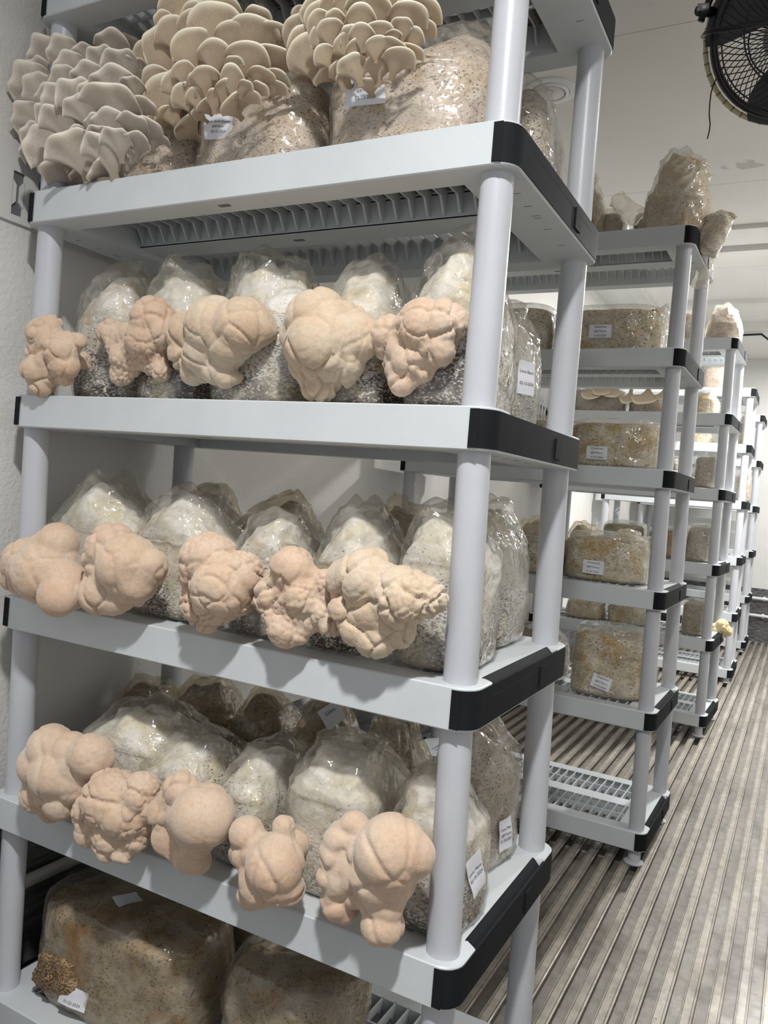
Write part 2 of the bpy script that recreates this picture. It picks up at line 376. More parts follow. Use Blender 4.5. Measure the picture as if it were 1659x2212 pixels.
# punched rail along the left wall
b = MB(); b.box(XL - 0.001, XL + 0.006, YN, YF, 1.412, 1.425); b.box(XL - 0.001, XL + 0.006, YN, YF, 1.505, 1.56)
yy = -0.60 - 0.0545*2 ; ys = []
yv = 0.833 - 0.0545*28
y = YN
slots = [yv + 0.0545*i for i in range(140) if yv + 0.0545*i < YF - 0.1]
prev = YN
for i, s_ in enumerate(slots):
    b.box(XL - 0.001, XL + 0.006, prev, s_ - 0.012, 1.425, 1.505); prev = s_ + 0.012
b.box(XL - 0.001, XL + 0.006, prev, YF, 1.425, 1.505)
for s_ in slots:   # the slots are waisted
    b.prism([(s_-0.0125, 1.44), (s_-0.004, 1.45), (s_-0.004, 1.48), (s_-0.0125, 1.49)], XL - 0.001, XL + 0.006, 'x')
    b.prism([(s_+0.0125, 1.44), (s_+0.004, 1.45), (s_+0.004, 1.48), (s_+0.0125, 1.49)], XL - 0.001, XL + 0.006, 'x')
structure('trim_4', b.mesh('trim_4'), M_TRIM)
b = MB(); b.box(XL - 0.001, XL + 0.0015, YN, YF, 1.422, 1.508); structure('trim_5', b.mesh('trim_5'), M_DARK)
b = MB()
for i in range(60):
    yb = YN + 0.14*i + 0.03
    if yb < YF:
        for zz in (1.4185, 1.53):
            b.tube([(XL + 0.004, yb, zz), (XL + 0.0085, yb, zz)], 0.0045, 8)
structure('trim_6', b.mesh('trim_6'), M_STEEL)
# pipes low on the left and far walls
t = tag(link('pipe', (lambda q: (q.tube([(XL+0.035, YN+0.3, 0.145), (XL+0.035, 0.33, 0.145)], 0.013, 12), q.tube([(XL+0.02, 0.30, 0.145), (XL+0.06, 0.30, 0.145)], 0.02, 12), q.mesh('pipe'))[-1])(MB()), M_RING),
        'white pipe running low along the dark left wall lining beneath the front shelf', 'pipe')
for zz, lb in ((0.285, 'upper white pipe running across the grey lining of the far wall'), (0.135, 'lower white pipe running across the grey lining of the far wall')):
    q = MB(); q.tube([(XL + 0.1, YF - 0.045, zz), (0.6, YF - 0.045, zz), (XR - 0.02, YF - 0.045, zz - 0.05)], 0.014, 12)
    for xx in (-0.5, 0.1, 0.7): q.box(xx - 0.01, xx + 0.01, YF - 0.05, YF - 0.014, zz - 0.018, zz + 0.018)
    tag(link('pipe', q.mesh('pipe'), M_RING), lb, 'pipe', 'pipes low on the far wall')
# round recessed port in the ceiling
t = tag(empty('ceiling_port', (-0.518, 1.685, CE)), 'round white ringed port set in the ceiling panel above the second shelf', 'ceiling port')
q = MB(); q.lathe([(0.088, 0.001), (0.088, -0.004), (0.082, -0.007), (0.064, -0.006), (0.062, 0.001)], n=48); link('outer_ring', sharpen(q.mesh('r')), M_RING, t, False)
q = MB(); q.lathe([(0.062, -0.002), (0.061, -0.011), (0.055, -0.014), (0.050, -0.012), (0.049, -0.003)], n=48); link('inner_ring', sharpen(q.mesh('r')), M_RING, t, False)
q = MB(); q.lathe([(0.046, 0.0), (0.046, -0.012), (0.043, -0.014), (0.001, -0.014)], n=48); link('cover', sharpen(q.mesh('r')), M_TRIM, t, False)

# ------------------------------------------------------------------ plastic shelving units
SW = 0.928; SD = 0.46; RC = 0.030
def rrect(x0, x1, y0, y1, rad, k=6):
    pts = []
    for cx, cy, a0 in ((x1-rad, y0+rad, -90), (x1-rad, y1-rad, 0), (x0+rad, y1-rad, 90), (x0+rad, y0+rad, 180)):
        for i in range(k+1):
            a = math.radians(a0 + 90*i/k); pts.append((cx + rad*math.cos(a), cy + rad*math.sin(a)))
    return pts
def make_tray():
    b = MB()
    nq = ((0.068, 0), (0.080, 1), (SD-0.080, 1), (SD-0.068, 0))
    def outline(ins, rad, notch):
        p = rrect(-SW+ins, -ins, ins, SD-ins, rad, 6)
        rt = [(-ins - (notch if k else 0), y) for y, k in nq]; lf = [(-SW + ins + (notch if k else 0), y) for y, k in reversed(nq)]
        return p[:7] + rt + p[7:21] + lf + p[21:]
    cmap = [0]*9 + [1]*9 + [2]*9 + [3]*9
    e = 0.0018; n = 36
    inn = [(-0.088, 0.052), (-0.088, SD-0.052), (-SW+0.088, SD-0.052), (-SW+0.088, 0.052)]
    vs = []
    rings = ((-T, outline(e, RC-e, 0)), (-T+e, outline(0, RC, 0)), (-0.0185, outline(0, RC, 0)), (-e, outline(0, RC, 0.0165)), (0, outline(e, RC-e, 0.0165)))
    for z, lst in rings: vs += [(p[0], p[1], z) for p in lst]
    fs = []; K = len(rings)
    for k in range(K-1):
        for i in range(n): j = (i+1) % n; fs.append((k*n+i, k*n+j, (k+1)*n+j, (k+1)*n+i))
    ib = len(vs)
    vs += [(p[0], p[1], 0) for p in inn] + [(p[0], p[1], -T) for p in inn]
    for off, base, up in ((0, (K-1)*n, True), (4, 0, False)):
        for i in range(n):
            j = (i+1) % n; ci, cj = ib+off+cmap[i], ib+off+cmap[j]
            q = (base+i, base+j, cj, ci) if ci != cj else (base+i, base+j, ci)
            fs.append(q if up else q[::-1])
    for i in range(4): fs.append((ib+i, ib+(i+1) % 4, ib+4+(i+1) % 4, ib+4+i))
    b.add(vs, fs)
    y0, y1 = 0.050, SD-0.050; x0, x1 = -SW+0.086, -0.086
    ym0, ym1 = SD/2-0.030, SD/2+0.030
    b.box(x0, x1, ym0, ym1, -0.006, 0); b.box(x0, x1, ym0, ym0+0.004, -0.045, -0.004); b.box(x0, x1, ym1-0.004, ym1, -0.045, -0.004)
    b.box(x0, x1, ym0, ym1, -0.047, -0.043)
    for (a, c) in ((y0, ym0), (ym1, y1)):
        b.box(x0, x1, (a+c)/2-0.0022, (a+c)/2+0.0022, -0.016, 0)
        m = 27
        for i in range(m):
            xx = x0 + (x1-x0)*(i+0.5)/m
            prof = [(a, 0), (c, 0), (c, -0.040), (c-0.006, -0.040), (c-0.022, -0.016), (a+0.022, -0.016), (a+0.006, -0.040), (a, -0.040)]
            b.prism(prof, xx-0.0018, xx+0.0018, 'x')
    # small moulding slots on the underside
    b.mi = 1
    for xx in (-SW*0.52, ): b.box(xx-0.011, xx+0.011, 0.020, 0.030, -T-0.0003, -T+0.004); b.box(xx-0.011, xx+0.011, SD/2-0.005, SD/2+0.005, -0.0474, -0.044)
    for yy in (0.10, 0.15, 0.19, 0.20, 0.25, 0.33):
        for xx in (-0.030, -SW+0.030): b.box(xx-0.006, xx+0.006, yy-0.0008, yy+0.0008, -T-0.0003, -T+0.004)
    b.mi = 0
    return sharpen(b.mesh('shelf_tray', False), 35)
def make_cap(left=False):
    b = MB(); o = 0.0012
    path = [(-0.017, -o)]
    for i in range(7):
        a = math.radians(-90 + 90*i/6); path.append((-RC + (RC+o)*math.cos(a), RC + (RC+o)*math.sin(a)))
    for i in range(7):
        a = math.radians(90*i/6); path.append((-RC + (RC+o)*math.cos(a), SD-RC + (RC+o)*math.sin(a)))
    path.append((-0.017, SD+o))
    inn = []
    for i, p in enumerate(path):
        c = (-0.034, min(max(p[1], RC), SD-RC)); d = Vector((c[0]-p[0], c[1]-p[1])); d = d.normalized()*0.004
        inn.append((p[0]+d.x, p[1]+d.y))
    n = len(path); za, zb = -0.0035, -T+0.0035
    vs = [(p[0], p[1], za) for p in path] + [(p[0], p[1], zb) for p in path] + [(p[0], p[1], za) for p in inn] + [(p[0], p[1], zb) for p in inn]
    fs = []
    for i in range(n-1):
        fs += [(i, n+i, n+i+1, i+1), (i, i+1, 2*n+i+1, 2*n+i), (n+i, 3*n+i, 3*n+i+1, n+i+1)]
    fs += [(0, 2*n, 3*n, n), (n-1, 2*n-1, 4*n-1, 3*n-1)]
    b.add(vs, fs)
    # sloping black shoulder between the two corner lobes
    y0, y1 = 0.080, SD-0.080
    sec = [(0.0014, -0.0185), (-0.0165, 0.0012), (-0.0190, 0.0010), (-0.0190, -0.003), (-0.004, -0.022)]
    k0 = [(p[0], y0 + (0 if i in (1, 2) else -0.012), p[1]) for i, p in enumerate(sec)]
    k1 = [(p[0], y1 + (0 if i in (1, 2) else 0.012), p[1]) for i, p in enumerate(sec)]
    b.add(k0 + k1, [(0, 1, 2, 3, 4), (9, 8, 7, 6, 5)] + [(i, i+5, (i+1) % 5+5, (i+1) % 5) for i in range(5)])
    b.prism([(0.0035, -0.014), (0.0035, -0.046), (0.0, -0.046), (0.0, -0.014)], 0.285, 0.315, 'y')
    if left: b.v = [(-SW - v[0], v[1], v[2]) for v in b.v]
    return sharpen(b.mesh('end_cap'), 35)
def make_post(h):
    b = MB(); R_ = 0.0232
    b.lathe([(R_, -0.003), (R_, h*0.02), (R_*0.985, h*0.5), (R_*0.96, h+0.003)], n=40); return sharpen(b.mesh('post'), 40)
def make_foot(h):
    b = MB(); b.lathe([(0.026, 0), (0.029, 0.002), (0.029, 0.005), (0.024, 0.008), (0.0185, 0.010), (0.0185, h)], n=32); return sharpen(b.mesh('foot'), 40)
TRAY, CAPR, CAPL = make_tray(), make_cap(), make_cap(True)
POST = make_post(G - T)
PX = (-0.034, -SW+0.034); PY = (0.036, SD-0.036)
UNITS = [ # right-front corner x, y, yaw, dz, ly (lean towards the camera with height), per tier dx
    (0.0, 0.0, 0.0, 0.0, -0.0157, (0.005, 0.005, 0, -0.004, -0.001, 0)),
    (0.0039, 1.5179, -0.0169, 0.0093, -0.0079, (0.003, 0.002, 0.0, -0.002, -0.001, 0.002)),
    (0.008, 3.1406, -0.0334, 0.014, 0, (0,)*6), (0.0134, 4.6097, 0.007, -0.0055, 0, (0,)*6), (0.0045, 5.9967, 0.0, -0.0108, 0, (0,)*6)]
ULAB = ['front white shelving unit, nearest the camera, stacked with lion\'s mane and oyster bags',
        'second white shelving unit from the front, holding long labelled brown bags, its bottom shelf empty',
        'third white shelving unit from the front, a tall milky bag standing on top',
        'fourth white shelving unit from the front, brightly lit, second from the far wall',
        'furthest white shelving unit, bare, standing beside the far wall']
def tier(k): return k * G      # tier 0 is the lowest
for ui, (ux, uy, ua, dz, ly, dxs) in enumerate(UNITS):
    root = empty('shelving_unit', (ux + 0.012, uy, FL), ua)
    tag(root, ULAB[ui], 'shelving unit', 'white plastic shelving units along the left wall')
    FOOT = make_foot(-T - FL + dz + 0.002)
    for k in range(6):
        z = tier(k) + dz - FL; dx = dxs[k]; dy = ly * (tier(k) - 1)
        tr = link('shelf', TRAY, [M_SHELF, M_DARK], root, False, (dx, dy, z))
        link('end_cap', CAPR, M_CAP, tr, False); link('end_cap', CAPL, M_CAP, tr, False)
        for x in PX:
            for y in PY:
                if k < 5:
                    dx2 = dxs[k+1]; dy2 = ly * (tier(k+1) - 1)
                    p = link('post', POST, M_POST, root, False, (x+dx, y+dy, z))
                    h = G - T; p.rotation_euler = (-math.atan2(dy2-dy, h), math.atan2(dx2-dx, h), 0)
                if k == 0: link('foot', FOOT, M_POST, root, False, (x+dx, y+dy, 0))

# ------------------------------------------------------------------ text labels
FONT = None
def text_mesh(lines, size):
    b = MB(); dg = None
    vs = []; fs = []; y = 0
    for i, (s, k) in enumerate(lines):
        cu = bpy.data.curves.new('t', 'FONT'); cu.body = s; cu.size = size * k; cu.align_x = 'CENTER'; cu.align_y = 'CENTER'; cu.resolution_u = 2
        o = bpy.data.objects.new('t', cu); C.objects.link(o); dg = bpy.context.evaluated_depsgraph_get(); dg.update()
        me = bpy.data.meshes.new_from_object(o.evaluated_get(dg)); n = len(vs)
        yo = ((len(lines)-1)/2 - i) * size * 1.35
        vs += [(v.co.x, v.co.y + yo, 0) for v in me.vertices]; fs += [tuple(q + n for q in p.vertices) for p in me.polygons]
        bpy.data.objects.remove(o); bpy.data.curves.remove(cu); bpy.data.meshes.remove(me)
    return mk('printed_text', vs, fs)
def bvh_of(me):
    bm = bmesh.new(); bm.from_mesh(me); t = BVHTree.FromBMesh(bm); bm.free(); return t
def sticker(parent, film, px, py, w, h, lines, size, roll=0.0, nblend=0.35, plabel=None, off=0.005):
    base = parent.matrix_world.translation if False else Vector(parent.location)
    t = bvh_of(film); d = cray(px, py).normalized()
    hit = t.ray_cast(CAM - base, d)
    if hit[0] is None:
        P = None
    if hit[0] is None: print('LABEL MISS', px, py); return
    P = hit[0]; n = Vector((0, 0, 0))
    for ox, oy in ((-w/3, 0), (w/3, 0), (0, -h/3), (0, h/3), (0, 0)):
        s = F / max(depth(P + base), .1); hh = t.ray_cast(CAM - base, cray(px + ox*s, py + oy*s).normalized())
        if hh[0] is not None: n += hh[1] if hh[1].dot(d) < 0 else -hh[1]
    n.normalize(); n = (n*(1-nblend) - d*nblend).normalized()
    upv = Vector((0, 0, 1)); x = upv.cross(n).normalized(); y = n.cross(x)
    if roll: x, y = (x*math.cos(roll) + y*math.sin(roll)), (y*math.cos(roll) - x*math.sin(roll))
    mat = Matrix(((x.x, y.x, n.x, 0), (x.y, y.y, n.y, 0), (x.z, y.z, n.z, 0), (0, 0, 0, 1)))
    nx, ny = 8, 6; vs = []; fs = []
    rr = random.Random(int(px*7+py))
    ph = rr.random()*6
    def wav(a, c): return 0.0012*math.sin(a*95 + ph + c*40) + 0.0008*math.sin(c*160+ph*2)
    for s in (0, 1):
        for j in range(ny+1):
            for i in range(nx+1):
                a = w*(i/nx-0.5); c = h*(j/ny-0.5); vs.append((a, c, wav(a, c) - s*0.0004))
    st = (nx+1)*(ny+1)
    for j in range(ny):
        for i in range(nx):
            q = j*(nx+1)+i; fs += [(q, q+1, q+nx+2, q+nx+1), (st+q, st+q+nx+1, st+q+nx+2, st+q+1)]
    lab = link('label', mk('label', vs, fs), M_PAPER, parent, True)
    lab.matrix_local = Matrix.Translation(P + n*off) @ mat
    tag(lab, plabel or 'small white printed sticker')
    if lines:
        tm = text_mesh(lines, size)
        for v in tm.vertices: v.co.z = wav(v.co.x, v.co.y) + 0.0006
        link('printed_text', tm, M_INK, lab, False)
    return lab

# ------------------------------------------------------------------ grow bags
def nz(p, s, off): return noise.noise(Vector((p[0]*s+off, p[1]*s-off*1.7, p[2]*s+off*0.6)))
def bag_mesh(w, d, h, fill, seed, inset=0.0, lean=0.0, crest=0.03, skew=0.0, nu=56, nv=34, crump=1.0, expo=3.2, keep=None, flat_top=False, bulge=0.03, taper=0.22):
    vs = []; fs = []; off = seed*3.71
    H = h
    for i in range(nv+1):
        v = i/nv; z = v*H
        tt = 0 if v < fill else (v-fill)/(1-fill)
        if flat_top: tt *= 0.0
        e0 = min(1, v/0.07); edge = math.sqrt(max(0, 1-(1-e0)**2))*0.14+0.86
        eT = 1.0
        if flat_top: q = min(1, (1-v)/0.12); eT = 0.80+0.20*math.sqrt(max(0, 1-(1-q)**2))
        a = (w/2)*(1+bulge*math.sin(min(1, v/fill)*math.pi))*edge*eT*(1-taper*tt)
        c = (d/2)*(1+bulge*math.sin(min(1, v/fill)*math.pi))*edge*eT*(1-tt)**0.75 + crest/2*(tt**0.5)
        a -= inset; c = max(c-inset, 0.004)
        ex = expo*(1-tt)+2.0*tt
        for j in range(nu):
            th = 2*math.pi*j/nu; ct, st = math.cos(th), math.sin(th)
            x = a*math.copysign(abs(ct)**(2/ex), ct); y = c*math.copysign(abs(st)**(2/ex), st)
            zz = z
            pk = 1 + tt*(0.20*noise.noise(Vector((x*11+off, off, 0))) + 0.10*noise.noise(Vector((x*27+off, off, 5))) - 0.10*abs(x/(w/2))**2)
            zz = z*pk
            p = (x, y, zz); dirx, diry = ct, st
            dd = 0.008*nz(p, 9, off) + 0.003*nz(p, 24, off)*crump
            q_ = Vector((x*20+off, y*20-off, zz*9)); w_ = noise.noise(q_*0.7)*0.9
            rid = 1-abs(noise.noise(q_ + Vector((w_, w_, w_)))*2.2); rid2 = 1-abs(nz(p, 42, off+2)*2.2)
            dd += crump*(0.0075*max(0, rid)**3*(0.35+0.9*tt) + 0.0028*max(0, rid2)**2*(0.4+tt) - 0.003)
            dd += crump*0.008*tt*nz(p, 26, off+3)
            x += dirx*dd + skew*tt; y += diry*dd*(1-0.55*tt) + lean*tt + 0.02*tt*noise.noise(Vector((x*14, off, zz*9)))
            zz += crump*0.006*tt*nz(p, 33, off+6)
            vs.append((x, y, zz))
    for i in range(nv):
        for j in range(nu):
            fs.append((i*nu+j, i*nu+(j+1) % nu, (i+1)*nu+(j+1) % nu, (i+1)*nu+j))
    # close bottom and top with shrinking rings so the shading stays even
    def close(ring, up):
        nonlocal vs, fs
        cx = sum(vs[k][0] for k in ring)/nu; cy = sum(vs[k][1] for k in ring)/nu; cz = sum(vs[k][2] for k in ring)/nu
        last = ring
        for s in (0.82, 0.55, 0.25):
            nb = len(vs)
            for k in ring:
                q = vs[k]; X = cx+(q[0]-cx)*s; Y = cy+(q[1]-cy)*s; Z = q[2]*s+cz*(1-s) if up else q[2]
                if up: Z += 0.006*nz((X, Y, Z), 20, off) + (0.006*(1-s) if flat_top else -0.004*(1-s))
                vs.append((X, Y, Z))
            new = list(range(nb, nb+nu))
            for j in range(nu):
                qd = (last[j], last[(j+1) % nu], new[(j+1) % nu], new[j]); fs.append(qd if up else qd[::-1])
            last = new
        vs.append((cx, cy, cz if up else vs[last[0]][2])); cc = len(vs)-1
        for j in range(nu):
            tr = (last[j], last[(j+1) % nu], cc); fs.append(tr if up else tr[::-1])
    close(list(range(nu)), False); close(list(range(nv*nu, (nv+1)*nu)), True)
    return mk('bag', vs, fs)

def rot_mesh(me, mat): me.transform(mat); return me
BAGS = {}
def grow_bag(key, name, x0, x1, y0, d, z, h, fill, seed, blockmat, filmmat, label, group, lean=0.04, crest=0.03, skew=0.0, rz=0.0,
             crump=1.0, small=False, cat='grow bag', block_h=None, flat_top=False, expo=3.2, blk_f=0.9, taper=0.45):
    w = x1-x0; cx = (x0+x1)/2; cy = y0+d/2
    root = empty(name, (cx, cy, z + 0.001)); tag(root, label, cat, group)
    nu, nv = (36, 22) if small else (96, 62)
    w -= 0.008
    film = bag_mesh(w, d, h, fill, seed, 0, lean, crest, skew, nu, nv, crump, expo, flat_top=flat_top, taper=taper)
    bh = block_h or h*blk_f
    blk = bag_mesh(w, d, bh, fill*(0.97 if flat_top else 1.02), seed, 0.0032, lean*0.9, crest*0.7, skew, nu, nv, crump, expo, flat_top=flat_top, taper=taper)
    if rz:
        R = Matrix.Rotation(rz, 4, 'Z'); film.transform(R); blk.transform(R)
    link('substrate_block', blk, blockmat, root); link('plastic_film', film, filmmat, root)
    root.update_tag(); BAGS[key] = (root, film); return root, film

# ------------------------------------------------------------------ lion's mane mushrooms: lobed, creased bodies
def mane(parent, balls, seed, mat, tierz, yb=0.055, f1=26, a1=0.006, crumb=0.35, label=None, front=0.0, vox=0.0028, ymax=None):
    base = Vector(parent.location); bm = bmesh.new(); cen = []
    balls = [(a_, b_, c_*1.19) for a_, b_, c_ in balls]
    ex = []
    for i_, A in enumerate(balls):
        for B in balls[i_+1:]:
            dd_ = math.hypot(A[0]-B[0], A[1]-B[1])
            if dd_ < (A[2]+B[2])*1.12: ex.append(((A[0]+B[0])/2, (A[1]+B[1])/2, min(A[2], B[2])*0.48 + (A[2]+B[2])*0.20))
    balls = balls + ex
    Ys = []
    for (px, py, rp) in balls:
        Y = yb - 0.02
        for it in range(8):
            P = atY(px, py, Y); rr = rp * depth(P) / F
            Yn = yb - rr*0.62 - (0.062 if (tierz is not None and tierz < 1) else 0)
            if tierz is not None and P.z - rr*(0.72 if tierz > 1 else 1.0) < tierz + (0.0 if tierz > 1 else 0.004) and P.z > tierz - 0.2:
                Yn = min(Yn, front - rr*0.90 - (0.004 if tierz > 1 else 0.026) - (0.0157 if front == 0 else 0)*max(0, tierz-1))
            if ymax is not None: Yn = min(Yn, ymax - rr*0.9)
            Y = Yn
        Ys.append(Y)
    sc_ = depth(atY(balls[0][0], balls[0][1], Ys[0])) / F
    for it in range(3):      # neighbouring lobes keep together in depth
        for i_, A in enumerate(balls):
            for j_, B in enumerate(balls):
                dd_ = math.hypot(A[0]-B[0], A[1]-B[1])
                if i_ != j_ and dd_ < A[2]+B[2]: Ys[i_] = min(Ys[i_], Ys[j_] + (0.15*A[2] + 0.55*dd_)*sc_)
    for (px, py, rp), Y in zip(balls, Ys):
        P = atY(px, py, Y); rr = rp * depth(P) / F
        cen.append((P, rr))
        bmesh.ops.create_icosphere(bm, subdivisions=3, radius=1, matrix=Matrix.Translation(P-base) @ Matrix.Diagonal((rr, rr, rr, 1)))
    # a stalk that ties the lobes to the bag
    cx = sum((c[0] for c in cen), Vector())/len(cen); cx -= base
    bx = Vector((cx.x, max(cx.y, yb - base.y), cx.z)); rr = max(c[1] for c in cen)*0.55
    zc = max(cx.z, tierz - base.z + rr) if tierz is not None else cx.z
    n = 5
    for i in range(n):
        q = cx.lerp(Vector((cx.x, yb - base.y + 0.01, zc)), i/(n-1))
        bmesh.ops.create_icosphere(bm, subdivisions=2, radius=1, matrix=Matrix.Translation(q) @ Matrix.Diagonal((rr, rr, rr, 1)))
    me = bpy.data.meshes.new('mane'); bm.to_mesh(me); bm.free()
    o = bpy.data.objects.new('tmp', me); C.objects.link(o)
    md = o.modifiers.new('r', 'REMESH'); md.mode = 'VOXEL'; md.voxel_size = vox; md.adaptivity = 0
    ms = o.modifiers.new('s', 'SMOOTH'); ms.factor = 0.5; ms.iterations = 5
    dg = bpy.context.evaluated_depsgraph_get(); dg.update()
    m2 = bpy.data.meshes.new_from_object(o.evaluated_get(dg)); bpy.data.objects.remove(o); bpy.data.meshes.remove(me)
    off = Vector((seed*2.3, seed*1.1, -seed*0.7))
    cos = [v.co.copy() for v in m2.vertices]; nos = [v.normal.copy() for v in m2.vertices]
    sm = lambda t: t*t*(3-2*t)
    for i, v in enumerate(m2.vertices):
        p = cos[i]; wv = Vector((noise.noise(p*16+off), noise.noise(p*16-off), noise.noise(p*16+off*2)))*0.016
        q = (p+wv)*f1 + off; q.z *= 0.8
        dist = noise.voronoi(q)[0]; e1 = min(1, (dist[1]-dist[0])/0.17)
        msk = max(0, min(1, 0.5 + 1.6*noise.noise(p*9+off*3)))
        q2 = (p + wv*0.6)*f1*2.4 + off; d2 = noise.voronoi(q2)[0]; e2 = min(1, (d2[1]-d2[0])/0.22)
        q3 = p*f1*6 + off; d3 = noise.voronoi(q3)[0]
        cr = max(0, min(1, (noise.noise(p*13-off*2)-0.15+crumb*0.6)*3))
        dd = a1*1.45*(math.sqrt(sm(e1))*0.8-0.6*dist[0]-0.3)*(0.40+0.60*msk) + a1*0.42*(math.sqrt(sm(e2))-0.7)*(0.25+0.75*cr*crumb*2) - 0.0022*crumb*2*cr*d3[0]
        v.co = p + nos[i]*dd
    m2.update()
    r_ = link('lions_mane_mushroom', m2, mat, parent)
    if label: r_['label'] = label
    return r_

Z = [tier(k) for k in range(6)]
def xw(l, r, pyb, y): return atY(l, pyb, y).x, atY(r, pyb, y).x
def hgt(px, py, y, z): return atY(px, py, y).z - z

MG = 'lion\'s mane grow bags along the front edge of the front shelving unit'
# tier 3 : five bags in front
c3 = Z[3]; D = 0.19
specs3 = [
 ('c1', 128, 262, 855, 175, 605, 'bag fruiting a small knobbly tan lion\'s mane beside the front left post', 0.60),
 ('c2', 262, 416, 858, 325, 588, 'bag fruiting a pinkish lion\'s mane with side knob and hooked toe', 0.56),
 ('c3', 414, 640, 863, 500, 594, 'bag fruiting a cream double-domed lion\'s mane with small nubs below', 0.60),
 ('c4', 645, 830, 868, 745, 598, 'bag fruiting a huge smooth cream lion\'s mane with one round lobe hanging beneath', 0.58),
 ('c5', 835, 1040, 872, 965, 530, 'tall bag with a pointed milky top, fruiting a ridged pinkish lion\'s mane', 0.55)]
for i, (k, l, r_, pb, pt, top, lab, fl) in enumerate(specs3):
    x0, x1 = xw(l, r_, pb, 0.06); h = hgt(pt, top, 0.14, c3)
    grow_bag(k, 'lions_mane_grow_bag', x0+0.002, x1-0.002, 0.055, D, c3, h*1.03, fl, 3+i, M_B_MANE, M_FILM, lab, MG, lean=-0.03, crest=0.06)
root, film = grow_bag('c6', 'lions_mane_grow_bag', -0.215, atY(1168, 780, 0.36).x, 0.252, 0.175, c3, hgt(1120, 655, 0.33, c3), 0.75, 17, M_B_MANE2, M_FILM,
    'white mottled bag with a Lions Beard sticker, behind the front right post', 'unfruited bags at the back of the front shelving unit', lean=0.02, crest=0.08)
sticker(root, film, 1132, 817, 0.042, 0.054, [('Lions Beard', 1), ('', 1), ('02-10-2024', 1)], 0.0072, nblend=0.25)

mane(BAGS['c1'][0], [(95,727,33),(168,738,16),(131,757,32),(150,742,22),(138,790,27),(82,801,31),(90,829,24),(143,814,16),(110,700,20)], 1, M_MANE, c3, f1=30, a1=0.005, ymax=0.013)
mane(BAGS['c2'][0], [(243,719,26),(329,689,42),(351,719,33),(318,734,40),(269,775,29),(263,809,22),(305,779,22),(344,779,17),(347,802,20),(340,760,22),(290,750,26)], 2, M_MANE, c3, f1=30, a1=0.006, crumb=0.6)
mane(BAGS['c3'][0], [(463,704,56),(523,704,54),(558,708,34),(497,740,46),(407,719,40),(404,765,34),(418,800,26),(470,798,30),(488,812,24),(478,822,15),(512,816,12),(440,760,42)], 3, M_MANE2, c3, f1=20, a1=0.006, crumb=0.3)
mane(BAGS['c4'][0], [(690,700,64),(700,742,72),(665,735,52),(772,730,46),(751,690,34),(664,785,34),(735,775,48),(690,830,36),(745,818,18),(640,715,30)], 4, M_MANE2, c3, f1=17, a1=0.0055, crumb=0.35)
mane(BAGS['c5'][0], [(840,720,35),(838,750,26),(915,704,50),(950,700,46),(977,704,34),(945,752,38),(890,780,36),(868,826,27),(912,800,24),(860,800,24)], 5, M_MANE, c3, f1=24, a1=0.006, crumb=0.45)

# tier 2
c2 = Z[2]
specs2 = [
 ('d1', 45, 262, 1340, 110, 1035, 'bag fruiting a big smooth orange-peach lion\'s mane, far left of its shelf', 0.62),
 ('d2', 235, 440, 1340, 330, 1052, 'bag fruiting a rounded peach lion\'s mane, right of the big smooth orange-peach one', 0.60),
 ('d3', 450, 620, 1370, 545, 1095, 'bag fruiting a brain-creased pink lion\'s mane, middle of its shelf', 0.62),
 ('d4', 625, 800, 1400, 740, 1088, 'bag fruiting a stacked lion\'s mane with a crumbly round bottom lobe', 0.62),
 ('d5', 805, 1010, 1440, 900, 1062, 'bag fruiting the widest, many-lobed cream lion\'s mane, by the front right post', 0.62)]
for i, (k, l, r_, pb, pt, top, lab, fl) in enumerate(specs2):
    x0, x1 = xw(l, r_, pb, 0.05); h = hgt(pt, top, 0.15, c2)
    grow_bag(k, 'lions_mane_grow_bag', max(x0, -0.90)+0.002, x1-0.002, 0.050, D, c2, h*1.03, fl, 23+i, M_B_MANE2 if i in (0, 1) else M_B_MANE, M_FILM, lab, MG, lean=-0.035, crest=0.06)
BG = 'unfruited bags at the back of the front shelving unit'
grow_bag('d6', 'grow_bag', -0.200, atY(1135, 1300, 0.36).x, 0.250, 0.18, c2, hgt(1080, 1090, 0.34, c2), 0.72, 31, M_B_MANE2, M_FILM, 'large speckled bag behind the front right post, beside the widest lion\'s mane', BG, lean=0.0, crest=0.09)
for i, (l, r_, top) in enumerate(((185, 300, 1062), (330, 470, 1046), (480, 640, 1052), (760, 930, 1062))):
    x0, x1 = xw(l, r_, 1300, 0.30); grow_bag('d7%d' % i, 'grow_bag', x0, x1, 0.265, 0.17, c2, hgt((l+r_)/2, top, 0.36, c2), 0.6, 41+i, M_B_GREY, M_FILM_B,
        ('shadowed bag behind the rounded peach lion\'s mane bag', 'tan bag top left of the folded-end one, behind the brain-creased lion\'s mane',
         'tan bag top with a folded end, behind the brain-creased lion\'s mane', 'crumpled bag top rising behind the widest lion\'s mane')[i], BG, lean=0.0, crest=0.05)
mane(BAGS['d1'][0], [(122,1176,40),(60,1215,46),(97,1232,58),(140,1262,44),(128,1288,38),(45,1240,38),(155,1285,30)], 11, M_MANE, c2, f1=13, a1=0.0045, crumb=0.2, ymax=0.013)
mane(BAGS['d2'][0], [(240,1182,46),(228,1213,42),(275,1218,56),(322,1226,36),(224,1277,44),(250,1285,38),(202,1254,22),(299,1297,12),(290,1250,46)], 12, M_MANE, c2, f1=15, a1=0.005, crumb=0.25)
mane(BAGS['d3'][0], [(452,1212,54),(440,1235,46),(518,1240,42),(480,1265,60),(432,1305,36),(446,1326,34),(510,1290,36),(535,1235,26),(470,1300,44)], 13, M_MANE, c2, f1=30, a1=0.0065, crumb=0.5)
